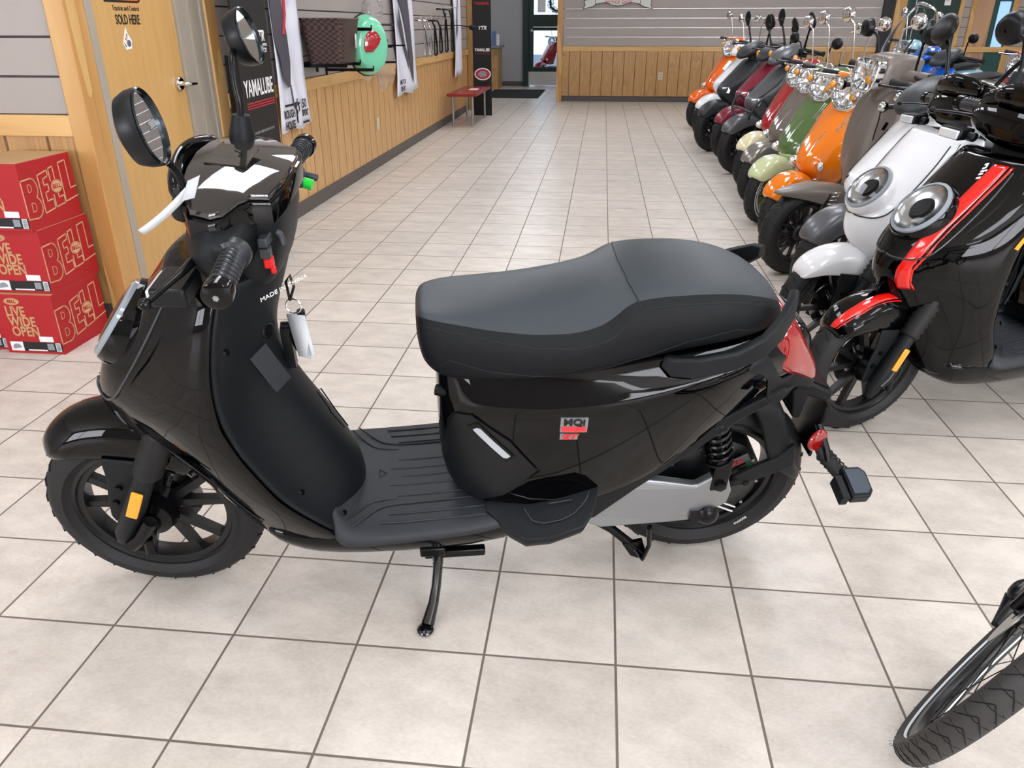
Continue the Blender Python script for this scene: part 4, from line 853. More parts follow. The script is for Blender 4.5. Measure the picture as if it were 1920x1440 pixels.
    for s_, ub, ut, wb, wt in ((.29, .30, .36, .10, .14), (.33, .27, .36, .125, .16), (.38, .25, .355, .14, .172), (.45, .236, .345, .145, .176), (.60, .230, .345, .148, .178), (.78, .236, .352, .148, .176), (.90, .262, .37, .14, .165), (1.0, .31, .39, .125, .15), (1.06, .35, .40, .10, .13)):
        rr.append([Vector(p) for p in mirror_ring([(s_, 0, ut), (s_, wt*.8, ut), (s_, wt, ut-.015), (s_, (wt+wb)/2+.008, (ub+ut)/2), (s_, wb, ub+.008), (s_, wb*.7, ub-.004), (s_, 0, ub-.006)])])
    lb = MB().loft(rr).build('lower_fairing', P, t, sub=1)
    rr = []
    for s_, e, c_, w in ((.448, .372, .43, .150), (.458, .352, .402, .172), (.48, .344, .375, .190), (.52, .346, .364, .193), (.60, .350, .360, .193), (.70, .357, .364, .192), (.80, .366, .372, .190), (.86, .376, .382, .178), (.90, .385, .39, .15)):
        rr.append([Vector(p) for p in mirror_ring([(s_, 0, c_), (s_, w*.55, c_), (s_, w*.9, (e+c_)/2), (s_, w, e-.004), (s_, w, e-.026), (s_, w-.012, e-.03), (s_, 0, e-.03)])])
    fm = MB().loft(rr).build('floor_mat', M_rub2, t, sub=1)
    b = MB()
    def dk(s_, n_): 
        e = interp([(x[0], x[1], x[2], x[3]) for x in ((.448, .372, .43, .150), (.458, .352, .402, .172), (.48, .344, .375, .19), (.52, .346, .364, .193), (.60, .350, .36, .193), (.70, .357, .364, .192), (.80, .366, .372, .190), (.86, .376, .382, .178))], s_, 2); return Vector((s_, n_, e+.0008-(max(0, abs(n_)-.1)/.09)**2*.008))
    for n_, s0 in ((-.155, .56), (-.130, .58), (-.075, .60), (-.04, .58), (-.012, .61), (.015, .58), (.045, .60), (.11, .60), (.135, .58), (.16, .57)):
        b.tube([dk(s0+(.80-s0)*k/6, n_) for k in range(7)], .0019, 5)
    for sd in (-1, 1):
        b.tube([dk(.50, sd*.165), dk(.535, sd*.13), dk(.565, sd*.105), dk(.62, sd*.10), dk(.80, sd*.10)], .0019, 5, smooth=2)
        b.tube([dk(.485, sd*.15), dk(.52, sd*.11), dk(.545, sd*.088), dk(.60, sd*.084)], .0019, 5, smooth=2)
    b.tube([dk(.555, -.012), dk(.573, 0), dk(.555, .012)], .0018, 5, closed=True)
    b.build('mat_rib', mat('rubber_rib', '#22262b', .5), fm)
    # rear body
    rr = []
    for s_, ub, wb, um, wm, ut, wt in BODY:
        half = [(s_, 0, ut)]+[(s_, wt*.7, ut)]
        for u in [ut, ut+(um-ut)*.6, um+.004, um-.002]+[um+(ub-um)*k/7 for k in range(1, 8)]: half.append((s_, body_w(s_, u), u))
        half += [(s_, wb*.8, ub-.006), (s_, 0, ub-.008)]
        rr.append([Vector(p) for p in mirror_ring(half)])
    bd = MB().loft(rr).build('body_panel', P, t, sub=1)
    bt = bvh(bd); fdep = lambda nx, ny, th: [0]*((nx+1)*(ny+1))+[-th]*((nx+1)*(ny+1))
    for sd in (-1, 1):
        nz = skin([(.712, .52), (.716, .60), (.733, .648), (.771, .658), (.849, .600), (.909, .516), (.868, .455), (.840, .425), (.79, .395), (.745, .40), (.72, .44)], body_w, .006, sd, 20, 12).build('nose_cover', M_mat2, bd, ang=60); snap_side(nz, bt, sd, .005, fdep(20, 12, .008))
        def rnd(s0, u0, s1, u1, w):
            d = Vector((s1-s0, u1-u0)).normalized(); n_ = Vector((-d.y, d.x))*w; return [(s0+n_.x, u0+n_.y), (s0-n_.x, u0-n_.y), (s1-n_.x, u1-n_.y), (s1+n_.x, u1+n_.y)]
        snap_side(skin(rnd(.772, .636, .852, .548, .0135), body_w, .0085, sd, 10, 3).build('strip_surround', M_blk, nz), bt, sd, .0075, fdep(10, 3, .003))
        snap_side(skin(rnd(.779, .628, .845, .555, .0078), body_w, .0105, sd, 10, 3).build('white_light_strip', M_strip, nz), bt, sd, .0095, fdep(10, 3, .003))
        snap_side(skin([(1.335, .750), (1.375, .730), (1.40, .700), (1.422, .640), (1.43, .600), (1.47, .605), (1.51, .655), (1.49, .692), (1.44, .685), (1.40, .745), (1.36, .80), (1.34, .79)], body_w, .006, sd, 16, 10).build('tail_cover', M_mat, bd, ang=60), bt, sd, .004, fdep(16, 10, .01))
        b = MB(); b.tube(snap_pts([Vector((s_, sd*(body_w(s_, u)+.001), u)) for s_, u in ((.915, .512), (.88, .47), (.85, .43), (.90, .412), (.96, .41), (1.02, .412))], bt, .0004), .0018, 5, smooth=0); pass; b.build('panel_seam', M_frk, bd)
    if detail:
        # tank badge: letters on a silver and red plate
        bw = lambda x, y: body_w(x, y)
        o_ = skin([(.950, .634), (.950, .674), (1.006, .674), (1.006, .634)], bw, .0035, -1, 4, 4).build('badge_plate', M_alu, bd); snap_side(o_, bt, -1, .003, fdep(4, 4, .004))
        o_ = skin([(.9525, .6365), (.9525, .650), (1.0035, .650), (1.0035, .6365)], bw, .0048, -1, 4, 3).build('badge_red_field', mat('badge_red', '#d3202c', .25, coat=1), bd); snap_side(o_, bt, -1, .0042, fdep(4, 3, .003))
        nn_ = -(bw(.977, .66)+.0062); snap_side(text('badge_text', 'MQi', (.978, nn_, .6615), (1, 0, 0), (0, 0, 1), .0235, M_lblb, bd, sx=1.05, bold=.0009), bt, -1, .0045)
        o_ = skin([(.951, .613), (.951, .630), (.988, .630), (.988, .613)], bw, .0035, -1, 4, 3).build('badge_plate', M_alu, bd); snap_side(o_, bt, -1, .003, fdep(4, 3, .004))
        snap_side(text('badge_text', 'GT', (.9695, -.2, .6215), (1, 0, 0), (0, 0, 1), .021, mat('badge_red'), bd, sx=1.15, bold=.0008, shear=.25), bt, -1, .0045)
    # passenger step
    for sd in (-1, 1):
        b = MB(); P2 = [(.80, .155, .384), (.85, .205, .362), (.885, .238, .366), (.94, .247, .38), (1.01, .242, .405), (1.035, .215, .425), (1.052, .17, .45), (1.045, .13, .45), (.90, .13, .40), (.80, .13, .386)]
        top = [Vector((s_, sd*w, u)) for s_, w, u in P2]; bot = [Vector((s_*.97+.03*.93, sd*(w-.02 if w > .14 else w), u-.045)) for s_, w, u in P2]; bot2 = [Vector((s_*.985+.015*.93, sd*w*1.0, u-.012)) for s_, w, u in P2]
        ps = b.loft([top, bot2, bot]).build('passenger_step', M_mat, t, bevel=.004)
        b = MB(); b.tube([(.885, sd*.175, .402), (.905, sd*.215, .390), (.98, sd*.218, .408), (1.02, sd*.19, .43), (1.03, sd*.17, .44)], .0016, 5, smooth=1); b.tube([(.94, sd*.178, .416), (.99, sd*.182, .428)], .0016, 5); b.build('step_rib', mat('rubber_rib'), ps)
    # seat
    ss = [.664, .668, .675, .69, .71, .74, .78, .82, .86, .90, .94, .98, 1.02, 1.05, 1.075, 1.095, 1.12, 1.16, 1.21, 1.26, 1.31, 1.36, 1.40, 1.43, 1.445, 1.45]
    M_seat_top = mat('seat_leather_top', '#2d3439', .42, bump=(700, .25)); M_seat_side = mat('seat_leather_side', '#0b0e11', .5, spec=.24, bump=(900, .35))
    b = MB(); rr = []
    for s_ in ss:
        h = [seat_pt(s_, k) for k in range(6)]; rr.append(h[:5]+[h[5]]+[Vector((p.x, -p.y, p.z)) for p in h[4::-1]]+[Vector((s_, 0, h[0].z))])
    k_ = len(rr[0]); vs = [p for r in rr for p in r]; fs = []; mi = []
    for i in range(len(rr)-1):
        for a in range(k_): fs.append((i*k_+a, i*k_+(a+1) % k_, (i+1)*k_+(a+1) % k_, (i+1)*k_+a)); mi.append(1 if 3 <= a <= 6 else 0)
    fs.append(tuple(range(k_))); mi.append(0); fs.append(tuple((len(rr)-1)*k_+a for a in range(k_))); mi.append(0)
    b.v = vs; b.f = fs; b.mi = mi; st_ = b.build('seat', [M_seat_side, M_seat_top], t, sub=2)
    st_t = bvh(st_); b = MB()
    for sd in (-1, 1):
        sp_ = [seat_pt(s_, 3) for s_ in ss[2:-2]]; b.tube(snap_pts([Vector((p.x, sd*-(p.y-.0005), p.z+.001)) for p in sp_], st_t, .0), .0014, 5)
        lp2 = []; lp = [(.705, .715), (.712, .765), (.73, .778), (.80, .762), (.95, .75), (1.08, .775), (1.2, .825), (1.3, .842), (1.345, .828)]
        for a_, c_ in zip(lp, lp[1:]): lp2 += [(a_[0]+(c_[0]-a_[0])*k/6, a_[1]+(c_[1]-a_[1])*k/6) for k in range(6)]
        b.tube(snap_pts([Vector((s_, sd*(interp(SEAT, s_, 3)), u)) for s_, u in lp2], st_t, .0), .0012, 5)
    cr = [seat_pt(1.10, 3), seat_pt(1.085, 4), seat_pt(1.078, 5)]; cr = [cr[0], cr[1]+Vector((0, 0, .0015)), cr[2]+Vector((0, 0, .002)), Vector((cr[1].x, -cr[1].y, cr[1].z+.0015)), Vector((cr[0].x, -cr[0].y, cr[0].z))]
    cr2 = []
    for a_, c_ in zip(cr, cr[1:]): cr2 += [a_.lerp(c_, k/8)+Vector((0, 0, .01)) for k in range(9)]
    b.tube(snap_pts(cr2, st_t, .0), .0016, 5); b.build('seat_seam', mat('stitch_black', '#0b0c0e', .6), st_)
    if detail:
        lo = text('seat_logo', 'niu', (1.405, .03, .89), (.25, .95, -.1), (-.9, .25, .4), .030, M_wht, st_, ext=.0001)
        for v in lo.data.vertices:
            h_ = st_t.find_nearest(v.co); v.co = h_[0]+h_[1]*.0015
    b = MB(); b.tube([Vector((s_, sd*0+(-interp(SEAT, s_, 2)+.012), interp(SEAT, s_, 1)-.004)) for sd in (1,) for s_ in (.70, .8, .95, 1.1, 1.25, 1.38)], .012, 8); b.tube([Vector((s_, interp(SEAT, s_, 2)-.012, interp(SEAT, s_, 1)-.004)) for s_ in (.70, .8, .95, 1.1, 1.25, 1.38)], .012, 8); b.build('seat_base', M_frk, t)
    # grab rail: broad blade on each side of the tail
    for sgn in (-1, 1):
        rr = []; st4 = ((1.160, .148, .772, .794), (1.172, .165, .760, .800), (1.22, .177, .762, .806), (1.29, .180, .782, .822), (1.345, .168, .800, .845), (1.385, .142, .822, .872), (1.412, .112, .848, .896), (1.424, .090, .874, .902))
        for i, (s_, w, u0, u1) in enumerate(st4):
            a_ = st4[max(i-1, 0)]; c_ = st4[min(i+1, len(st4)-1)]; dd = Vector((c_[0]-a_[0], c_[1]-a_[1])).normalized(); o_ = Vector((-dd.y, dd.x))*.011
            rr.append([Vector((s_+o_.x*k1, sgn*(w+o_.y*k1), u)) for k1, u in ((1.15, u0), (.75, u1-.004), (.3, u1), (-.9, u1-.002), (-1.0, u0+.006), (-.2, u0-.002))])
        MB().loft(rr).build('grab_rail', M_mat, t, bevel=.002)
    # tail: housing and red lens
    b = MB(); rr = []
    for s_, ub, ut, w in ((1.40, .62, .855, .108), (1.45, .625, .825, .100), (1.49, .625, .772, .090), (1.525, .615, .715, .078), (1.545, .600, .665, .066), (1.55, .592, .64, .055)):
        rr.append([Vector(p) for p in mirror_ring([(s_, 0, ut), (s_, w*.75, ut-.004), (s_, w, ut-.02), (s_, w*1.02, (ub+ut)/2), (s_, w*.9, ub+.006), (s_, w*.6, ub), (s_, 0, ub-.002)])])
    tl = b.loft(rr).build('tail_housing', M_mat, t, sub=1)
    b = MB(); rr = []
    for s_, u0, u1, w in ((1.400, .755, .840, .125), (1.425, .718, .838, .124), (1.455, .692, .815, .117), (1.492, .678, .768, .098), (1.528, .652, .715, .082), (1.550, .636, .672, .068), (1.556, .632, .66, .05)):
        rr.append([Vector(p) for p in mirror_ring([(s_+.004, 0, u1), (s_+.002, w*.7, u1-.003), (s_-.004, w*.98, u1-.016), (s_-.008, w*1.02, u0+.012), (s_-.004, w*.9, u0), (s_, 0, u0-.002)])])
    b.loft(rr).build('tail_light', M_red, tl, sub=1)
    # swingarm, shock, hugger, plate bracket, rear signals
    for sd in (-1,):
        b = MB(); b.prism([(.98, .325), (1.02, .41), (1.10, .432), (1.22, .405), (1.30, .385), (1.335, .41), (1.375, .41), (1.392, .36), (1.388, .318), (1.36, .30), (1.35, .268), (1.25, .262), (1.08, .272)], lambda x, y, d: Vector((x, sd*(.098+d+.012*(x < 1.1)), y)), 0, .026)
        b.build('swingarm', M_alu, t, smooth=False, bevel=.007, bseg=3)
        b = MB(); b.lathe([(0, .0), (.026, 0), (.028, .012), (.02, .022), (.012, .026), (0, .026)], (1.345, -.118, .285), (0, -1, 0), 20); b.box((1.30, -.134, .272), (1.345, -.124, .30)); b.build('axle_nut', M_frk, t)
    b = MB(); b.prism([(.95, .36), (1.0, .30), (1.06, .31), (1.15, .40), (1.27, .51), (1.36, .60), (1.42, .64), (1.40, .66), (1.25, .56), (1.1, .44)], lambda x, y, d: Vector((x, y_s*(.135+d), y)) if False else Vector((x, -(.118+d), y)), 0, .018); b.build('under_trim', M_mat2, t, smooth=False, bevel=.004)
    b = MB(); b.prism([(.95, .36), (1.0, .30), (1.06, .31), (1.15, .40), (1.27, .51), (1.36, .60), (1.42, .64), (1.40, .66), (1.25, .56), (1.1, .44)], lambda x, y, d: Vector((x, .118+d, y)), 0, .018); b.build('under_trim', M_mat2, t, smooth=False, bevel=.004)
    b = MB(); b.tube([(1.352, -.112, .385), (1.345, -.112, .47), (1.30, -.10, .60)], .014, 12); b.box((1.335, -.128, .37), (1.375, -.10, .47)); sh = b.build('shock_absorber', M_frk, t, bevel=.003)
    b = MB(); p0, p1 = Vector((1.347, -.114, .452)), Vector((1.315, -.106, .585)); N_ = 7; pts = []
    dd = (p1-p0); e1 = dd.orthogonal().normalized(); e2 = dd.normalized().cross(e1)
    for k in range(N_*14+1): q = k/(N_*14); a = 2*pi*N_*q; pts.append(p0+dd*q+(e1*cos(a)+e2*sin(a))*.028)
    b.tube(pts, .0045, 6); b.build('spring', M_frk, sh)
    b = MB(); b.lathe([(0, .0), (.014, 0), (.014, .008), (0, .01)], (1.356, -.128, .388), (0, -1, 0), 6); b.build('shock_bolt', M_frk, sh)
    b = MB(); rr = []   # hugger plate behind the wheel
    for s_, u, w in ((1.452, .60, .075), (1.478, .575, .082), (1.505, .52, .086), (1.525, .46, .088), (1.55, .40, .088), (1.58, .345, .08), (1.60, .315, .05)):
        rr.append([Vector(p) for p in mirror_ring([(s_+.012, 0, u+.006), (s_+.010, w*.7, u+.004), (s_+.002, w, u), (s_-.06 if u > .37 else s_-.012, w+.002, u-.004), (s_-.062 if u > .37 else s_-.014, w-.006, u-.004), (s_-.006, w*.9, u-.002), (s_-.002, 0, u)])])
    hg = b.loft(rr).build('rear_hugger', M_mat, t, sub=1)
    for sd in (-1, 1):
        b = MB(); b.prism([(1.385, .335), (1.405, .375), (1.44, .398), (1.50, .432), (1.535, .47), (1.55, .40), (1.52, .385), (1.43, .345)], lambda x, y, d: Vector((x, sd*(.078+d), y)), 0, .014); b.build('hugger_arm', M_mat, hg, smooth=False, bevel=.004)
        b = MB()
        for x, y in ((1.41, .362), (1.44, .352)): b.lathe([(0, .017), (.008, .016), (.009, .012)], (x, sd*.078, y), (0, sd, 0), 12)
        b.build('arm_bolt', M_frk, hg)
    b = MB(); b.prism([(1.512, .602), (1.540, .628), (1.612, .590), (1.614, .568), (1.60, .562), (1.555, .582), (1.55, .512), (1.53, .52)], lambda x, y, d: Vector((x, d, y)), -.05, .05); pb = b.build('plate_lamp_bracket', M_mat, hg, bevel=.007, bseg=3)
    b = MB(); b.prism([(1.548, .6255), (1.606, .595), (1.607, .597), (1.549, .6275)], lambda x, y, d: Vector((x, d, y)), -.04, .04); b.build('bracket_cover', M_mat2, pb)
    b = MB(); b.box((1.60, -.06, .40), (1.606, .06, .56), None); b.tube([(1.60, -.055, .50), (1.61, -.1, .46), (1.612, -.12, .44)], .009, 8); b.build('plate_holder', M_frk, hg)
    b = MB(); b.lathe([(0, .008), (.024, .007), (.028, .003), (.029, -.004), (0, -.004)], (1.592, -.085, .475), (.35, -.93, .1), 28); b.build('red_reflector', M_red, hg)
    for sd in (-1, 1):
        b = MB(); pts = [(1.60, sd*.085, .455), (1.612, sd*.10, .44), (1.63, sd*.135, .425), (1.64, sd*.155, .418)]; b.tube(pts, [.013, .017, .017, .014], 12); 
        for k in range(5): b.tube([Vector((1.612+.006*k, sd*(.10+.01*k), .440-.004*k))+Vector((.019*cos(a), 0, .019*sin(a))) for a in [2*pi*j/10 for j in range(10)]], .0022, 4, closed=True)
        ss_ = b.build('signal_stalk', M_rub, hg)
        R_ = Matrix.Translation((1.655, sd*.185, .425)) @ Matrix.Rotation(radians(-12*sd), 4, 'X')
        b = MB(); b.prism([(-.028, -.045), (.014, -.045), (.026, -.028), (.028, .028), (.016, .045), (-.028, .045)], lambda x, y, d: R_ @ Vector((x, y*.9, d)), -.014, .014); b.build('turn_signal', M_mat2, ss_, bevel=.004)
        b = MB(); b.box((-.05, -.04, -.02), (-.032, .02, .012), R_); b.build('signal_mount', M_mat, ss_, bevel=.002)
        b = MB(); b.prism([(-.022, -.036), (.010, -.036), (.020, -.022), (.022, .024), (.012, .036), (-.022, .036)], lambda x, y, d: R_ @ Vector((x, y*.9, d)), .014, .0165); b.build('signal_cap', mat('smoke_lens', '#3a4652', .15, coat=1), ss_)
    # stands
    b = MB()
    if lean > 6:
        q = radians(lean); foot = Vector((.6505, -.289, .1273)); b.tube([(.69, -.125, .235), (.688, -.155, .222), (.676, -.225, .172), (.656, -.276, .138)], [.011, .0115, .0115, .016], 12, smooth=1); b.ell(foot+Vector((0, .0, .010)), (.020, .022, .011), 16, 8, rot=Euler((-q, 0, 0)).to_matrix())
        b.build('side_stand', mat('gloss_black_steel', '#070708', .15, coat=.8), t)
        b = MB(); pts = []
        for k in range(70): a = 2*pi*k/6; pts.append(Vector((.680, -.140, .232))+Vector((-.002, -.075, -.055))*(k/70)+Vector((cos(a)*.006, sin(a)*.006, 0)))
        b.tube(pts, .0014, 4); b.build('stand_spring', M_alu, t)
        b = MB(); b.box((.655, -.15, .215), (.80, -.13, .238)); b.box((.645, -.16, .235), (.705, -.11, .262)); b.build('stand_bracket', M_frk, t, bevel=.004)
    b = MB(); z0 = .155
    for sd in (-1, 1):
        b.tube([(1.03, sd*.075, .275), (1.12, sd*.09, .215), (1.185, sd*.105, z0)], .0115, 10)
        b.tube([(1.185, sd*.105, z0), (1.205, sd*.125, z0-.02), (1.212, sd*.13, .19), (1.207, sd*.12, .245)], [.012, .011, .009, .011], 10, flat=.6)
        b.prism([(1.15, .175), (1.20, .185), (1.215, .14), (1.195, .118), (1.175, .13)], lambda x, y, d: Vector((x, sd*(.105+d), y)), -.004, .006)
    b.tube([(1.06, -.08, .258), (1.06, .08, .258)], .011, 8); b.build('centre_stand', M_frk, t)
    if stripe:
        lt = bvh(cw); b = MB(); b.tube(snap_pts([(.268+.030*q, stripe*.2, .75+.075*q) for q in (0, .25, .5, .75, 1)], lt, .001), .0085, 8, flat=.5); b.build('amber_reflector', M_amb, cw)
        def cp(uv, tt, off=.0022): return cowl_pt(uv, tt, stripe, off)
        ct, ft = bvh(cw), bvh(fd)
        for t0, t1, nm in ((.30, .50, 'red_stripe'), (.53, .56, 'red_pinstripe')):
            b = MB(); N_ = 40; vs = []
            for i in range(N_+1):
                k0 = i/N_; u = .585+.385*k0
                for j in range(5):
                    tt = t0+(t1-t0)*j/4; y = stripe*(.118*tt/.5*(1-.15*k0)); x = interp(COWL, u, 1)+.1*tt
                    vs.append(Vector((x-.03, y, u+.0)))
            vs = snap_pts(vs, ct, .0012)
            n_ = len(vs); fs = [(i*5+j, i*5+j+1, (i+1)*5+j+1, (i+1)*5+j) for i in range(N_) for j in range(4)]
            o = b.add(vs, fs).build(nm, M_redp, cw); m_ = o.modifiers.new('t', 'SOLIDIFY'); m_.thickness = .0012; m_.offset = 1
            b = MB(SF); vs = []
            w0, w1 = (.30, .80) if nm == 'red_stripe' else (.88, .97)
            for i in range(31):
                q = i/30; a = radians(123-74*q); Rf = .302+.050*sin(pi/2*min(1, q*1.6)); wv = .038+.034*min(1, q*4+.1)
                for j in range(5):
                    k_ = w0+(w1-w0)*j/4; vs.append(Vector((cos(a)*(Rf+.01), stripe*wv*k_, .261+sin(a)*(Rf+.01))))
            vs = snap_pts(vs, ft, .0015, SF)
            o = b.add(vs, [(i*5+j, i*5+j+1, (i+1)*5+j+1, (i+1)*5+j) for i in range(30) for j in range(4)]).build(nm, M_redp, fd); m_ = o.modifiers.new('t', 'SOLIDIFY'); m_.thickness = .0012; m_.offset = 0
        p = snap_pts([(.20, stripe*.045, .935)], ct, .002)[0]; text('cowl_logo', 'niu', tuple(p), (-.55, .3*stripe, -.78), (-.2, .95*stripe, .1), .045, M_wht, cw, bold=.001)
    MB.base = None
    return t
scooter = electric_scooter('electric_scooter', (-.2401, .5306), 12.19, 13.5, -5.5, 'glossy black electric scooter on its side stand in the foreground, nearest the camera')
# tags and key hang on the main scooter
MB.base = None
def WL(p):    # scooter local -> world
    return Euler((radians(13.5), 0, radians(12.19))).to_matrix() @ (A_ @ Vector(p))+Vector((-.2401, .5306, 0))
t = empty('key_tag', WL((.420, -.004, .862))); tag(t, 'black key with white plastic tag hanging from the scooter hook', 'key')
MB().add([Vector(p) for p in ((-.012, 0, -.03), (.030, -.005, -.03), (.045, -.012, -.115), (.035, -.014, -.125), (.008, -.010, -.12))], [(0, 1, 2, 3, 4)]).build('white_tag', M_paper, t).modifiers.new('t', 'SOLIDIFY').thickness = .0012
MB().ell((-.0, .012, -.085), (.016, .008, .042), rot=Euler((0, radians(-10), 0)).to_matrix()).build('key_fob', M_mat2, t)
MB().tube([Vector((.006+.016*cos(a), .0, -.012+.016*sin(a))) for a in [2*pi*k/16 for k in range(16)]], .002, 6, closed=True).build('key_ring', M_chr, t)
MB().tube([(.0, 0, .0), (-.004, 0, .04), (.006, .0, .055), (.012, 0, .03), (.0, 0, .0)], .003, 6).build('strap', M_frk, t)
t = empty('paper_tag', WL((.335, -.20, 1.20))); tag(t, 'long white paper tag tied to the left mirror stem', 'price tag')
b = MB(); N_ = 10; pts = []
for i in range(N_+1):
    q = i/N_; c_ = Vector((-.088*q+.006, -.01*q, -.014-.068*q-.004*sin(pi*q))); pts += [c_+Vector((-.003, .0, .0045)), c_+Vector((.003, .006, -.0045))]
b.add(pts, [(2*i, 2*i+1, 2*i+3, 2*i+2) for i in range(N_)]).build('tag_sheet', M_paper, t).modifiers.new('t', 'SOLIDIFY').thickness = .0008
b = MB(); b.add([Vector(p) for p in ((-.004, -.005, -.03), (.014, .004, -.026), (.024, .014, .008), (.006, .006, .0))], [(0, 1, 2, 3)]).build('tag_loop', M_paper, t).modifiers.new('t', 'SOLIDIFY').thickness = .0008
# ---------------- the row of scooters along the aisle ----------------
M_w = mat('white_paint', '#e9ebee', .12, coat=.6)
def paint(name, c, rough=.1, coat=.8): return mat(name, c, rough, 0, coat)
electric_scooter('electric_scooter', (1.77, 1.57), 23, 4, 4, 'glossy black electric scooter with red stripes, nearest in the parked row', stripe=-1, detail=False, light_dz=-.01, shear=.2, cover=M_blk)
electric_scooter('electric_scooter', (1.83, 2.16), 22, 4, -9, 'white electric scooter with round headlight behind the red striped black one', paint=M_w, detail=False, fender_paint=M_w, light_dz=-.05, mirror_big=True, shear=.12, cover=M_blk)
SHP = {  # u, s front, half width, s edge ; front shield profiles
 'retro': [(.40, .20, .115, .30), (.455, .125, .155, .30), (.50, .082, .182, .31), (.56, .085, .202, .325), (.63, .135, .212, .345), (.70, .20, .212, .375), (.78, .282, .202, .41), (.86, .362, .178, .45), (.925, .43, .14, .485), (.95, .455, .10, .50)],
 'slim': [(.36, .26, .10, .36), (.45, .24, .15, .345), (.52, .235, .185, .335), (.60, .24, .198, .325), (.70, .25, .198, .325), (.80, .275, .190, .335), (.88, .30, .175, .35), (.93, .32, .15, .365), (.96, .34, .10, .38)],
 'sport': [(.36, .24, .08, .36), (.44, .16, .12, .35), (.52, .07, .13, .335), (.58, .00, .125, .325), (.63, -.03, .13, .32), (.68, .0, .155, .32), (.74, .07, .175, .325), (.82, .16, .18, .335), (.89, .235, .165, .35), (.95, .30, .12, .375)]}
def head_ell(S_):
    pass
def row_scooter(loc, psi, label, body, style='retro', fender=None, head=None, wr=.225, wW=.10, rr_=.15, light='round', mir='chrome', seatc='#1c1c1e', beak=0, spokes='multi', lean=2, steer=7, whitewall=False, name='scooter', bumper=False, rimm=None, shade=None, detail=1, badge=True, lower=None, sc=1.0, mh=1.0, headz=0., wheelb=1.22, signals='amber'):
    t = empty(name, (loc[0], loc[1], 0), (radians(lean), 0, radians(psi))); tag(t, label, 'scooter')
    MB.base = Matrix.Diagonal((sc, sc, sc, 1)) if sc != 1 else None
    B0 = MB.base or Matrix.Identity(4)
    A = Vector((.36, 0, 1.0)); ax = Vector((.407, 0, .914))
    if style == 'retro': A = Vector((.49, 0, 1.0)); ax = Vector((.50, 0, .866)); psi_w = 0
    S = B0 @ Matrix.Translation(A) @ Matrix.Rotation(radians(steer), 4, ax) @ Matrix.Translation(-A)
    fender = fender or body; head = head or body; rimm = rimm or M_rim; lower = lower or body
    # wheels
    wheel(t, 'front_tyre', (0, 0, wr), wr, wW, rr_, rimm, spokes, S, whitewall=whitewall, hub=.05)
    wheel(t, 'rear_tyre', (wheelb, 0, wr), wr, wW+.01, rr_, rimm, spokes, None, whitewall=whitewall, disc=False, hub=.06)
    b = MB(S)
    for sd in (-1, 1): b.tube([(-.01, sd*(wW/2+.022), wr-.02), (.05, sd*(wW/2+.022), wr+.13), (.09, sd*(wW/2+.015), wr+.22)], [.014, .019, .016], 12)
    b.cyl((0, -wW/2-.03, wr), (0, wW/2+.03, wr), .010); b.build('front_fork', M_chr if light == 'round' and style == 'retro' else M_mat2, t)
    if detail:
        b = MB(S); pts = []
        for k in range(90): a = 2*pi*k/10; q = k/90; pts.append((.045+.075*q+cos(a)*.021, -wW/2-.035+sin(a)*.021, wr+.07+.17*q))
        b.tube(pts, .0038, 5); b.build('fork_spring', M_chr if style != 'sport' else M_frk, t)
    # fender
    Rf = wr+.028; b = MB(S); rr = []
    if beak:   # long pointed mudguard
        for s_, u, w, h in ((-.33+beak, wr+.235, .012, .012), (-.27+beak, wr+.250, .045, .04), (-.16+beak, wr+.262, .075, .07), (-.04+beak*.6, wr+.268, .088, .10), (.10, wr+.262, .092, .115), (.20, wr+.25, .088, .10), (.27, wr+.23, .075, .08)):
            rr.append([Vector(p) for p in mirror_ring([(s_, 0, u), (s_, w*.6, u-.004), (s_, w*.95, u-h*.25), (s_+.005, w, u-h*.6), (s_+.01, w*.97, u-h), (s_+.01, w*.90, u-h), (s_, w*.8, u-h*.3), (s_, 0, u-.012)])])
    else:
        for i, a in enumerate((148, 142, 132, 118, 102, 86, 70, 55, 42)):
            q = i/8; a = radians(a); wv = .052+.030*min(1, q*5); dp = .05+.06*sin(pi*min(1, q*1.1)); R_ = Rf+.02*sin(pi*q)
            def P_(r, n): return (cos(a)*r, n, wr+sin(a)*r)
            rr.append([Vector(p) for p in mirror_ring([P_(R_+.006, 0), P_(R_, wv*.55), P_(R_-.018, wv*.9), P_(R_-dp*.55, wv*1.02), P_(R_-dp, wv*1.04), P_(R_-dp, wv*.98), P_(R_-.03, wv*.84), P_(R_-.010, 0)])])
    b.loft(rr).build('front_fender', fender, t, sub=1)
    # shield
    tab = SHP[style]; u0, u1 = tab[0][0], tab[-1][0]; rr = []; rl = []
    n_ = 16
    for i in range(n_+1):
        u = u0+(u1-u0)*i/n_; sf, w, se = [interp(tab, u, k) for k in (1, 2, 3)]
        if style == 'retro': half = [(sf, 0), (sf+.008, .04), (sf+.03, w*.5), (sf*.45+se*.55, w*.86), (se-.03, w*.99), (se, w*1.0), (se+.004, w-.02), (sf*.5+se*.5, w*.6), (sf+.06, 0)]
        elif style == 'slim': half = [(sf, 0), (sf+.004, .03), (sf+.012, .055), (sf+.045, .075), (se-.02, w*.96), (se, w), (se+.008, w-.012), (se, w*.8), (sf+.05, .04), (sf+.05, 0)]
        else: half = [(sf, 0), (sf+.01, .03), (sf+.035, w*.62), (sf*.5+se*.5, w*.98), (se-.02, w*1.02), (se, w*.96), (se, w*.8), (sf*.4+se*.6, w*.5), (sf+.07, 0)]
        rr.append([Vector(p) for p in mirror_ring([(x, y, u) for x, y in half])])
        sb = se+.10+.06*max(0, (.75-u)/.35)
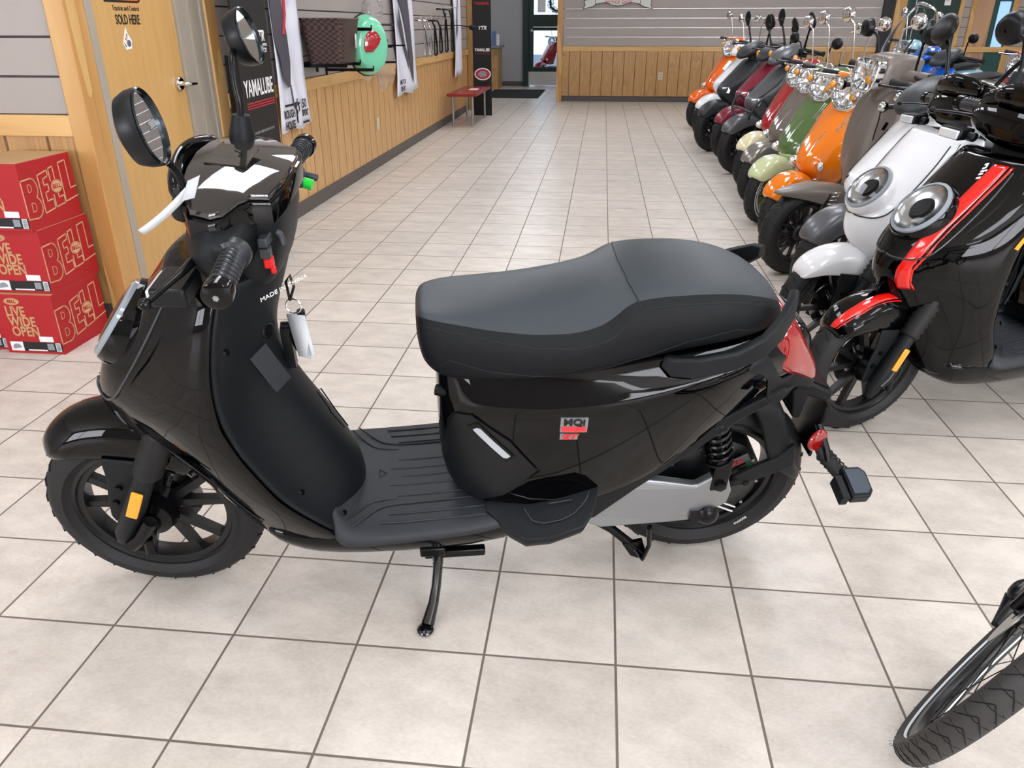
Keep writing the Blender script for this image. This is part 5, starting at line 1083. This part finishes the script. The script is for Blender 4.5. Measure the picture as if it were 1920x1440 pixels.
        if u < .93: rl.append([Vector(p) for p in mirror_ring([(sb, 0, u), (sb-.01, w*.45, u), (se+.05, w*.75, u), (se+.012, w-.01, u), (se-.01, w-.03, u), (se, .02, u), (se, 0, u)])])
    cw = MB().loft(rr).build('front_shield', body, t, sub=1); MB().loft(rl).build('leg_shield', M_mat if style != 'slim' else body, t, sub=1)
    tree = bvh(cw)
    if style == 'retro':
        b = MB(); b.tube(snap_pts([(.10+.28*q, -.012, .58+.25*q) for q in [k/12 for k in range(13)]], tree, .001), .006, 6, flat=.5)
        if badge:
            for k in range(3): b.tube(snap_pts([(.24+.1*q, -.07-.016*k, .74+.1*q) for q in (0, .3, .6, 1)], tree, .0015), .0035, 5)
        b.build('chrome_script', M_chr, cw)
        for sd in (-1, 1):   # running lamps low on the shield
            c = snap_pts([(.12, sd*.12, .525)], tree, .0)[0]
            b = MB(); b.ell(c, (.034, .022, .036), 18, 10, rot=Euler((0, radians(-35), radians(-30*sd))).to_matrix()); b.build('running_lamp', M_chr, cw)
            b = MB(); b.ell(c+Vector((-.012, sd*.008, .0)), (.027, .018, .028), 18, 10, rot=Euler((0, radians(-35), radians(-30*sd))).to_matrix()); b.build('lamp_lens', mat('crystal_lens', '#dfe4e8', .04, .6), cw)
        if lower is not body:
            b = MB(); rr = []
            for u, sf, w, se in ((.38, .20, .10, .31), (.44, .125, .145, .31), (.49, .078, .168, .32), (.53, .10, .182, .33), (.57, .15, .188, .34), (.60, .22, .19, .345), (.605, .26, .18, .345)):
                rr.append([Vector(p) for p in mirror_ring([(sf, 0, u), (sf+.02, w*.5, u), (sf*.45+se*.55, w*.9, u), (se, w, u), (se, w*.6, u), (sf+.08, 0, u)])])
            b.loft(rr).build('lower_shield', lower, cw, sub=1)
    elif style == 'slim':
        if detail:
            b = MB(); b.tube(snap_pts([(.3, -.075-.0*q, .42+.5*q) for q in [k/10 for k in range(11)]], tree, .001), .003, 5); b.build('spine_groove', M_frk, cw)
            b = MB(); b.box((-.012, -.002, -.02), (.012, .002, .02), Matrix.Translation(snap_pts([(.28, -.13, .80)], tree, .002)[0]) @ Euler((radians(8), radians(20), radians(-25))).to_matrix().to_4x4()); b.build('model_badge', M_frk, cw)
            b = MB(); b.tube(snap_pts([(.25+.05*q, -.09-.035*q, .56+.15*q) for q in (0, .25, .5, .75, 1)], tree, .002), .006, 6, flat=.5); b.build('chrome_script', M_chr, cw)
    else:
        for sd in (-1, 1):
            c = snap_pts([(.03, sd*.055, .645)], tree, 0)[0]
            b = MB(); b.prism([(-.04, -.025), (.045, -.035), (.055, .0), (.03, .03), (-.03, .025)], lambda x, y, d: c+Vector((x*.75+.015, sd*(x*.65+d+.006), y)), -.02, .004); b.build('headlight', mat('crystal_lens', '#dfe4e8', .04, .6) if detail < 2 else mat('smoked_lamp', '#33343a', .05, .3), cw, bevel=.004)
        if shade:
            b = MB()
            for sd in (-1, 1):
                pts = [(.02, .12, .70), (.12, .165, .80), (.22, .168, .90), (.16, .175, .82), (.06, .15, .70)]
                b.add(snap_pts([(x, sd*y, z) for x, y, z in pts], tree, .006), [(0, 1, 2, 3, 4)])
            o = b.build('accent_panel', shade, cw); m_ = o.modifiers.new('t', 'SOLIDIFY'); m_.thickness = .006
    if bumper:
        b = MB()
        for sd in (-1, 1): b.tube([(.02, sd*.03, .50), (-.02, sd*.10, .50), (-.06, sd*.17, .56), (.02, sd*.20, .70), (.10, sd*.19, .62), (.24, sd*.18, .50), (.32, sd*.15, .42)], .011, 8, smooth=2)
        b.tube([(-.05, -.16, .57), (-.09, 0, .60), (-.05, .16, .57)], .010, 8, smooth=1); b.build('tube_bumper', M_char, t)
    # head
    S0 = S
    if style == 'retro': S = S @ Matrix.Translation((.135, 0, -.02))
    hz = headz; b = MB(S); rr = []
    if light == 'round':
        prof = [(.26, .955, .10), (.272, .96, .118), (.31, .975, .126), (.36, .99, .12), (.41, 1.0, .10), (.45, 1.01, .075), (.475, 1.015, .04)]
        for s_, c_, r in prof: rr.append([Vector((s_+.30*r*sin(2*pi*k/20)*.9, r*1.0*cos(2*pi*k/20), c_+hz+r*.80*sin(2*pi*k/20))) for k in range(20)])
    elif light == 'square':
        for s_, c_, w, h in ((.25, 1.03, .075, .075), (.262, 1.035, .086, .082), (.32, 1.05, .095, .08), (.42, 1.06, .092, .065), (.50, 1.065, .07, .045), (.535, 1.06, .05, .03)):
            rr.append([Vector((s_+.25*z, y, c_+z)) for y, z in [(w*max(-1, min(1, 1.25*cos(a))), h*max(-1, min(1, 1.25*sin(a)))) for a in [2*pi*k/24 for k in range(24)]]])
    else:
        for s_, c_, w, h in ((.16, .985, .02, .02), (.19, .995, .07, .05), (.25, 1.02, .11, .07), (.33, 1.045, .125, .075), (.42, 1.06, .10, .06), (.48, 1.065, .06, .04)):
            rr.append([Vector((s_+.35*z, y, c_+z)) for y, z in [(w*cos(a), h*sin(a)) for a in [2*pi*k/20 for k in range(20)]]])
    hd = b.loft(rr).build('handlebar_cover', head, t, sub=1)
    b = MB(S)
    for sd in (-1, 1): b.tube([(.40, sd*.06, 1.02+hz), (.40, sd*.16, 1.035+hz), (.415, sd*.22, 1.04+hz)], [.04, .026, .018], 14)
    b.tube([(.36, 0, .90), (.37, 0, 1.0)], [.055, .06], 16); b.build('handlebar_shroud', head if light != 'sport' else M_mat2, hd)
    if light in ('round', 'square'):
        hn = Vector((-.93, 0, .30 if light == 'round' else .12)).normalized(); c = Vector((.238, 0, .962+hz)) if light == 'round' else Vector((.222, 0, 1.03)); r = .106 if light == 'round' else .076
        e = hn.orthogonal().normalized(); 
        def ring(q, h, sq=light == 'square'):
            e1 = Vector((0, 1, 0)); e2 = hn.cross(e1); o = []
            for k in range(32):
                a = 2*pi*k/32; x, y = cos(a), sin(a)
                if sq: x, y = max(-1, min(1, 1.22*x)), max(-1, min(1, 1.22*y)); x *= 1.05-.12*(y*(-1 if e2.z > 0 else 1) > .3)
                o.append(c+e1*x*r*q+e2*y*r*q+hn*h)
            return o
        b = MB(S); b.loft([ring(1.06, -.03), ring(1.08, .0), ring(1.06, .012), ring(.98, .016), ring(.94, .008)], cap=False); hl = b.build('headlight', M_chr, hd)
        b = MB(S); b.loft([ring(.95, .008), ring(.85, -.004), ring(.6, -.014), ring(.3, -.02), ring(.02, -.022)], cap=False)
        for k in range(10): b.tube([ring(.9, -.001)[k*3], ring(.35, -.016)[k*3]], .005, 5)
        b.build('lamp_reflector', mat('bright_reflector', '#e9ecee', .12, .9), hl)
        b = MB(S); b.loft([ring(.97, .01), ring(.88, .022), ring(.6, .032), ring(.3, .037), ring(.02, .038)], cap=False); b.build('clear_lens', M_lens, hl)
        b = MB(S); b.ell(c+Vector((-.01, -.035, -.02)), (.012, .018, .02), 12, 8); b.build('amber_bulb', M_amb, hl)
    # controls
    for sd in (-1, 1):
        b = MB(S); z = 1.04+hz; b.tube([(.41, sd*.20, z), (.43, sd*.33, z-.005), (.431, sd*.345, z-.005)], [.018, .0185, .022], 14); gp = b.build('grip', M_rub, hd)
        b = MB(S); b.tube([(.37, sd*.17, z-.005), (.345, sd*.21, z-.008), (.345, sd*.27, z-.01), (.35, sd*.34, z-.012)], [.009, .008, .006, .006], 8, smooth=1); b.ell((.35, sd*.343, z-.012), (.009, .009, .009), 10, 6); b.build('brake_lever', M_chr if mir == 'chrome' else M_frk, hd)
        if detail:
            c = Vector((.30, sd*.165, .985+hz)) if signals == 'amber' else Vector((.27, sd*.20, .95+hz))
            b = MB(S); b.tube([c+Vector((.04, -sd*.05, .01)), c], .012, 8); b.lathe([(.0, -.022), (.018, -.015), (.026, .0), (.027, .008)], c, (-1, sd*.3, 0), 18); sg = b.build('turn_signal', head if signals == 'amber' else M_frk, hd)
            b = MB(S); b.lathe([(.0255, .006), (.022, .018), (.012, .026), (0, .028)], c, (-1, sd*.3, 0), 18); b.build('signal_lens', M_amb if signals == 'amber' else M_chr, sg)
        z = 1.06+hz
        if mir == 'chrome':
            mirror_round(t, S, (.40, sd*.13, z), [(.40, sd*.13, z+.03), (.375, sd*.165, z+.215*mh), (.37, sd*.17, z+.225*mh), (.385, sd*.215, z+.245*mh)], (.395, sd*.235, z+.262*mh), .046, M_chr, sd, (.9, -.25*sd, .05), boot=False, mh=M_chr)
        elif mir == 'round':
            mirror_round(t, S, (.40, sd*.13, z), [(.40, sd*.13, z+.03), (.385, sd*.15, z+.13*mh), (.37, sd*.18, z+.15*mh)], (.37, sd*.215, z+.165*mh), .045, M_frk, sd, (.9, -.2*sd, .05), boot=False)
        elif mir == 'sport':
            b = MB(S); R3 = Euler((radians(20*sd), radians(-12), 0)).to_matrix(); hp = Vector((.37, sd*.20, z+.23*mh)); b.ell(hp, (.016, .042, .068), 20, 12, rot=R3); b.ell(hp+Vector((.0, -sd*.012, -.045)), (.014, .026, .04), 14, 8, rot=R3); mm = b.build('mirror_head', M_mat2, t)
            b = MB(S); b.ell(hp+Vector((.008, 0, 0)), (.0125, .036, .06), 20, 10, rot=R3); b.build('mirror_glass', M_mir, mm)
            b = MB(S); b.tube([(.40, sd*.13, z-.02), (.40, sd*.135, z+.02), (.385, sd*.165, z+.12*mh), hp+Vector((.0, 0, -.03))], [.014, .010, .008, .010], 10, smooth=1); b.build('mirror_stem', M_mat2, t)
    # floorboard, rear body, seat, tail
    b = MB(); rr = []
    for s_, ub, ut, w in ((.30, .30, .37, .10), (.36, .26, .36, .15), (.45, .25, .345, .165), (.60, .25, .345, .165), (.75, .27, .36, .155), (.9, .30, .38, .13)):
        rr.append([Vector(p) for p in mirror_ring([(s_, 0, ut), (s_, w*.9, ut), (s_, w, ut-.02), (s_, w*.9, ub), (s_, 0, ub)])])
    b.loft(rr).build('floorboard', M_mat if style == 'sport' else lower, t, sub=1)
    b = MB(); b.box((.44, -.13, .345), (.74, .13, .356)); b.build('floor_mat', M_rub2, t, bevel=.004)
    b = MB(); rr = []
    for s_, ub, ut, w in ((.70, .36, .72, .06), (.73, .33, .735, .10), (.82, .33, .74, .15), (.95, .38, .75, .18), (1.1, .46, .76, .175), (1.25, .55, .765, .15), (1.38, .63, .765, .11), (1.47, .67, .75, .06), (1.49, .69, .73, .03)):
        rr.append([Vector(p) for p in mirror_ring([(s_, 0, ut), (s_, w*.7, ut), (s_, w*.92, ut-(ut-ub)*.25), (s_, w, ut-(ut-ub)*.5), (s_, w*.85, ub+(ut-ub)*.15), (s_, w*.6, ub), (s_, 0, ub)])])
    b.loft(rr).build('rear_body', body, t, sub=1)
    b = MB(); rr = []
    for s_, ub, ut, w in ((.66, .725, .765, .05), (.68, .71, .80, .10), (.80, .72, .81, .14), (.98, .735, .81, .155), (1.08, .745, .835, .15), (1.25, .76, .85, .13), (1.38, .77, .84, .10), (1.41, .775, .81, .06)):
        rr.append([Vector(p) for p in mirror_ring([(s_, 0, ut), (s_, w*.7, ut-.004), (s_, w, ut-.03), (s_, w*.96, ub), (s_, 0, ub)])])
    b.loft(rr).build('seat', mat('seat_'+seatc[1:], seatc, .5), t, sub=1)
    b = MB(); b.box((1.44, -.05, .66), (1.50, .05, .72)); b.build('tail_light', M_red, t, bevel=.015, bseg=3)
    b = MB(); b.tube([(1.22, -.10, .60), (1.26, -.10, .30)], .02, 10); b.box((.85, -.09, .22), (1.26, -.05, .30)); b.build('rear_drive', M_frk, t, bevel=.01)
    b = MB()
    for sd in (-1, 1): b.tube([(.78, sd*.06, .28), (.86, sd*.13, .012)], .011, 8)
    b.build('centre_stand', M_frk, t)
    MB.base = None
    return t
M_brn = mat('taupe_satin_paint', '#6e665f', .34, 0, .15); M_org = paint('orange_paint', '#ef7d05'); M_org2 = paint('bright_orange_paint', '#f0660a'); M_grn = paint('olive_green_paint', '#4f6b3a'); M_crm = paint('cream_green_paint', '#c9d3a3')
M_gry = paint('warm_grey_paint', '#6b625c'); M_redr = paint('deep_red_paint', '#a3121b'); M_cream = paint('ivory_paint', '#e9dfb6'); M_gun = mat('gunmetal_paint', '#5a5c60', .35, .3, .2); M_char = mat('charcoal_paint', '#2c2f33', .4); M_mar = mat('maroon_paint', '#7c1f33', .3, 0, .3)
M_blu = paint('racing_blue_paint', '#1f62c8'); M_sil = mat('silver_fender', '#85807b', .25, .5, .5)
row_scooter((2.02, 2.88), 20, 'white sport scooter with knobbly front tyre behind the white electric scooter', M_w, 'sport', fender=M_gun, head=M_char, wr=.25, wW=.12, rr_=.165, light='sport', mir='none', spokes='five', detail=2, shade=M_char, sc=1.0, signals='x')
row_scooter((1.98, 3.52), 20, 'taupe scooter with square headlight and long pointed front mudguard', M_brn, 'slim', wr=.235, wW=.115, rr_=.165, light='square', mir='round', beak=.12, sc=1.06, signals='x', spokes='multi')
row_scooter((2.03, 4.12), 34, 'glossy orange retro scooter between the taupe and green ones', M_org, 'retro', headz=-.0, mh=1.25, seatc='#6b4a2c')
row_scooter((2.05, 4.80), 34, 'olive green retro scooter with cream front fender and whitewall tyre', M_grn, 'retro', fender=M_crm, lower=M_crm, whitewall=True, rimm=paint('olive_rim', '#4d5f33'), spokes='five', mh=1.2)
row_scooter((2.11, 5.50), 34, 'warm grey retro scooter with silver grey fender left of the green one', M_gry, 'retro', fender=M_sil, mh=1.1)
row_scooter((2.17, 6.15), 34, 'deep red retro scooter with ivory fender behind the warm grey one', M_redr, 'retro', fender=M_cream, mir='round', mh=1.0)
row_scooter((2.19, 6.92), 22, 'gunmetal grey sport scooter with wide front fender and tube bumper', M_gun, 'sport', wr=.25, wW=.12, rr_=.16, light='sport', mir='sport', shade=M_char, head=M_gun, spokes='five', sc=1.04, headz=.04, bumper=True)
row_scooter((2.22, 7.70), 22, 'maroon sport scooter half hidden behind the gunmetal one', M_mar, 'sport', wr=.25, wW=.11, rr_=.16, light='sport', mir='sport', shade=M_char, head=M_char, spokes='five', sc=1.04)
row_scooter((2.12, 8.38), 22, 'matt black sport scooter behind the maroon fender', M_char, 'sport', wr=.25, wW=.12, rr_=.16, light='sport', mir='sport', spokes='five', sc=1.04, head=M_char, headz=.04)
row_scooter((2.18, 9.20), 22, 'white and blue sport scooter next to the far orange one', M_w, 'sport', wr=.25, wW=.11, rr_=.16, light='sport', mir='chrome', shade=M_blu, head=M_w, spokes='five', sc=1.04)
row_scooter((2.19, 10.55), 34, 'bright orange retro scooter at the far end of the parked row', M_org2, 'retro', sc=1.06, mh=1.0, headz=.04)
# tubular bumper of the gunmetal scooter is part of a neighbour's outline
# ---------------- vehicles beyond the first row ----------------
def back_bike(loc, psi, label, body, **k): return row_scooter(loc, psi, label, body, detail=0, **k)
back_bike((3.98, 8.4), 20, 'racing blue scooter in the second row seen through the tall windshield', M_blu, style='sport', light='sport', mir='sport', head=M_blu, sc=1.0)
back_bike((3.86, 7.55), 18, 'racing blue scooter with black handlebar cover right of the windshield', M_blu, style='sport', light='sport', mir='round', head=M_char, sc=1.0)
back_bike((3.9, 9.2), 20, 'pale blue retro scooter in the second row left of the windshield', paint('pale_blue_paint', '#9fc6d6'), style='retro', mir='chrome', sc=1.1)
back_bike((4.2, 6.9), 18, 'red scooter in the second row near the right photo edge', M_redr, style='retro', mir='chrome', sc=1.04)
back_bike((4.2, 6.15), 18, 'turquoise scooter in the second row cut off at the right photo edge', paint('turquoise_paint', '#58c6c8'), style='retro', mir='sport', sc=1.04)
back_bike((5.6, 8.6), 20, 'black sport scooter in the third row in front of the green door', M_blk, style='sport', light='sport', mir='sport', head=M_char, sc=1.1)
back_bike((5.6, 7.6), 20, 'charcoal sport scooter in the third row at the right', M_char, style='sport', light='sport', mir='sport', head=M_char, sc=1.1)
back_bike((-.75, 20.0), 50, 'red scooter added outside, standing in for reflections in the left entrance glass', M_redr, style='retro', mir='chrome')  # added outside to stand in for scooter reflections in the door glass
back_bike((-.2, 22.2), 50, 'blue scooter added outside, standing in for reflections in the right entrance glass', M_blu, style='sport', light='sport', mir='sport')  # likewise added in place of a reflection in the glass
# tall touring windshield
t = empty('windshield', (3.42, 7.16, 0)); t.rotation_euler = (0, 0, radians(20)); tag(t, 'large clear touring windshield standing above the second row', 'windshield')
b = MB(); n_, m_ = 14, 12; vs = []
for j in range(m_+1):
    v = j/m_; w = .31*(1-.55*max(0, (v-.55)/.45)**2.2) if v < 1 else .13
    for i in range(n_+1):
        x = -1+2*i/n_; vs.append(Vector((.02+.30*v+.10*x*x*(1-.3*v), x*w*(.72+.28*min(1, v*2.5)), (.88+.64*v-.06*x*x*v))))
b.add(vs, [(j*(n_+1)+i, j*(n_+1)+i+1, (j+1)*(n_+1)+i+1, (j+1)*(n_+1)+i) for j in range(m_) for i in range(n_)])
o = b.build('screen', mat('clear_screen', '#eef2f4', .02, trans=1, ior=1.12), t); m2 = o.modifiers.new('t', 'SOLIDIFY'); m2.thickness = .004
b = MB()
for sd in (-1, 1): b.tube([(.30, sd*.12, .0), (.30, sd*.12, .85), (.10, sd*.14, 1.02), (.2, sd*.14, 1.2)], .008, 8)
b.build('stays', M_frk, t)
# ---------------- bicycle at the lower right ----------------
def bicycle():
    psi, le = radians(46.2), radians(22.2)
    d = Vector((cos(psi), sin(psi), 0)); n0 = Vector((-sin(psi), cos(psi), 0)); n = n0*cos(le)+Vector((0, 0, 1))*sin(le); u = Vector((0, 0, 1))*cos(le)-n0*sin(le)
    c = Vector((1.669, .144, .326))
    t = empty('bicycle', (1.74, .2, 0)); tag(t, 'black bicycle with a patterned tyre and white rim line at the lower right corner', 'bicycle')
    F = Matrix.Translation(-Vector((1.74, .2, 0))) @ Matrix(((d.x, n.x, u.x, c.x), (d.y, n.y, u.y, c.y), (d.z, n.z, u.z, c.z), (0, 0, 0, 1)))
    b = MB(F); R_ = .350; b.lathe([(.311, -.014), (.318, -.020), (.330, -.0265), (.340, -.0225), (.347, -.013), (.35, 0), (.347, .013), (.340, .0225), (.330, .0265), (.318, .020), (.311, .014)], (0, 0, 0), (0, 1, 0), 96, loop=True)
    ty = b.build('tyre', mat('bicycle_rubber', '#343332', .6, bump=(300, .2)), t)
    b = MB(F); random.seed(5)
    for k in range(60):
        a = 2*pi*k/60
        for sg in (-1, 1):
            P = [Vector((cos(a+o)*(R_-dr), sg*y, sin(a+o)*(R_-dr))) for o, dr, y in ((-.03, .0002, .0), (0, .0015, .009), (.035, .006, .017), (.07, .013, .0235))]; b.tube(P, .0015, 4)
        P = [Vector((cos(a)*(R_-.0018), y, sin(a)*(R_-.0018))) for y in (-.010, -.004)]; b.tube([Vector((cos(a)*(R_-q), y, sin(a)*(R_-q))) for y, q in ((-.022, .0105), (-.014, .0045), (0, .0), (.014, .0045), (.022, .0105))], .0013, 4)
    b.build('tread_groove', mat('groove_black'), ty)
    b = MB(F)
    for k in range(150):
        a = random.random()*2*pi; sg = random.choice((-1, 1)); y = sg*random.uniform(.012, .026); p = Vector((cos(a)*(R_-.008), y, sin(a)*(R_-.008))); q = p+Vector((cos(a)*.006, sg*.003, sin(a)*.006)); b.tube([p, q], [.0006, .0002], 3)
    b.build('moulding_hair', M_rub, ty)
    for sg in (-1, 1):
        b = MB(F); b.lathe([(.3125, sg*.0165), (.3155, sg*.0190), (.3160, sg*.0202), (.3130, sg*.0177)], (0, 0, 0), (0, 1, 0), 96, loop=True); b.build('white_line', mat('reflective_line', '#dfe6ee', .3), ty)
    b = MB(F); b.lathe([(.312, -.013), (.305, -.0145), (.290, -.0125), (.284, -.006), (.282, 0), (.284, .006), (.290, .0125), (.305, .0145), (.312, .013), (.303, 0)], (0, 0, 0), (0, 1, 0), 96, loop=True); b.build('rim', M_rim, t)
    b = MB(F); b.lathe([(0, -.05), (.010, -.05), (.010, -.036), (.03, -.034), (.03, -.028), (.016, -.02), (.016, .02), (.03, .028), (.03, .034), (.01, .036), (.01, .05), (0, .05)], (0, 0, 0), (0, 1, 0), 24); hb = b.build('hub', M_frk, t)
    for k in range(32):
        a = 2*pi*k/32; sg = 1 if k % 2 else -1; o = .9*(1 if k % 4 < 2 else -1); b = MB(F); b.tube([Vector((cos(a+o)*.028, sg*.031, sin(a+o)*.028)), Vector((cos(a)*.286, 0, sin(a)*.286))], .0011, 5); b.build('spoke', M_frk, hb)
    for sg in (-1, 1):
        b = MB(F); b.tube([(.0, sg*.052, .0), (.01, sg*.056, .12), (.03, sg*.055, .34), (.045, sg*.03, .40)], [.010, .012, .014, .015], 12, smooth=1); b.build('fork_leg', M_frk, t)
    b = MB(F); b.lathe([(.02, .04), (.08, .04), (.08, .042), (.02, .042)], (0, 0, 0), (0, 1, 0), 40, loop=True); b.build('brake_disc', M_disc, t)
    # lever and hose by the far side of the tyre
    b = MB(F); b.tube([(.17, .035, -.185), (.215, .038, -.175), (.24, .045, -.15)], [.008, .014, .020], 12); b.ell((.245, .05, -.13), (.03, .018, .03), 14, 8); b.tube([(.245, .05, -.13), (.15, .055, -.03), (.02, .06, .02)], .008, 8); b.build('mudguard_stay', M_mat2, t)
    # frame behind the wheel, outside the picture
    h = Vector((1.669, .144, .326))+u*.46+d*.06; rel = Vector((1.74, .2, 0)); b = MB(); H = h-rel; e = Vector((.35, -.93, 0)).normalized()
    rw = H+e*1.02; rw.z = .345
    st = H+e*.62; st.z = .82; bb = H+e*.48; bb.z = .29
    b.tube([H+Vector((0, 0, -.05)), H+Vector((0, 0, .12))], .022, 12); b.tube([H, bb], .02, 12); b.tube([H+Vector((0, 0, .08)), st], .018, 12); b.tube([bb, st], .017, 12); b.tube([bb, rw], .011, 8); b.tube([st, rw], .010, 8); b.build('frame', mat('bicycle_frame', '#17191c', .3, coat=.4), t)
    b = MB(); b.lathe([(.315, -.02), (.33, -.0265), (.35, 0), (.33, .0265), (.315, .02)], rw, e.cross(Vector((0, 0, 1))), 72, loop=True); b.build('rear_tyre', M_rub, t)
    b = MB(); b.lathe([(.312, -.013), (.29, -.0125), (.282, 0), (.29, .0125), (.312, .013)], rw, e.cross(Vector((0, 0, 1))), 72, loop=True)
    ax_ = e.cross(Vector((0, 0, 1))); a1 = Vector((0, 0, 1))
    for k in range(24): a = 2*pi*k/24; b.tube([rw, rw+(e*cos(a)+a1*sin(a))*.288], .0012, 4)
    b.build('rear_rim', M_rim, t)
    b = MB(); b.ell(st+Vector((0, 0, .10)), (.07, .07, .035), 16, 8); b.tube([st, st+Vector((0, 0, .09))], .013); b.build('saddle', M_mat2, t)
    b = MB(); q = H+Vector((0, 0, .26)); b.tube([H+Vector((0, 0, .1)), q], .013); b.tube([q-ax_*.3+e*.05, q-ax_*.1, q+ax_*.1, q+ax_*.3+e*.05], .012, 10, smooth=1); b.build('handlebar', M_frk, t)
bicycle()
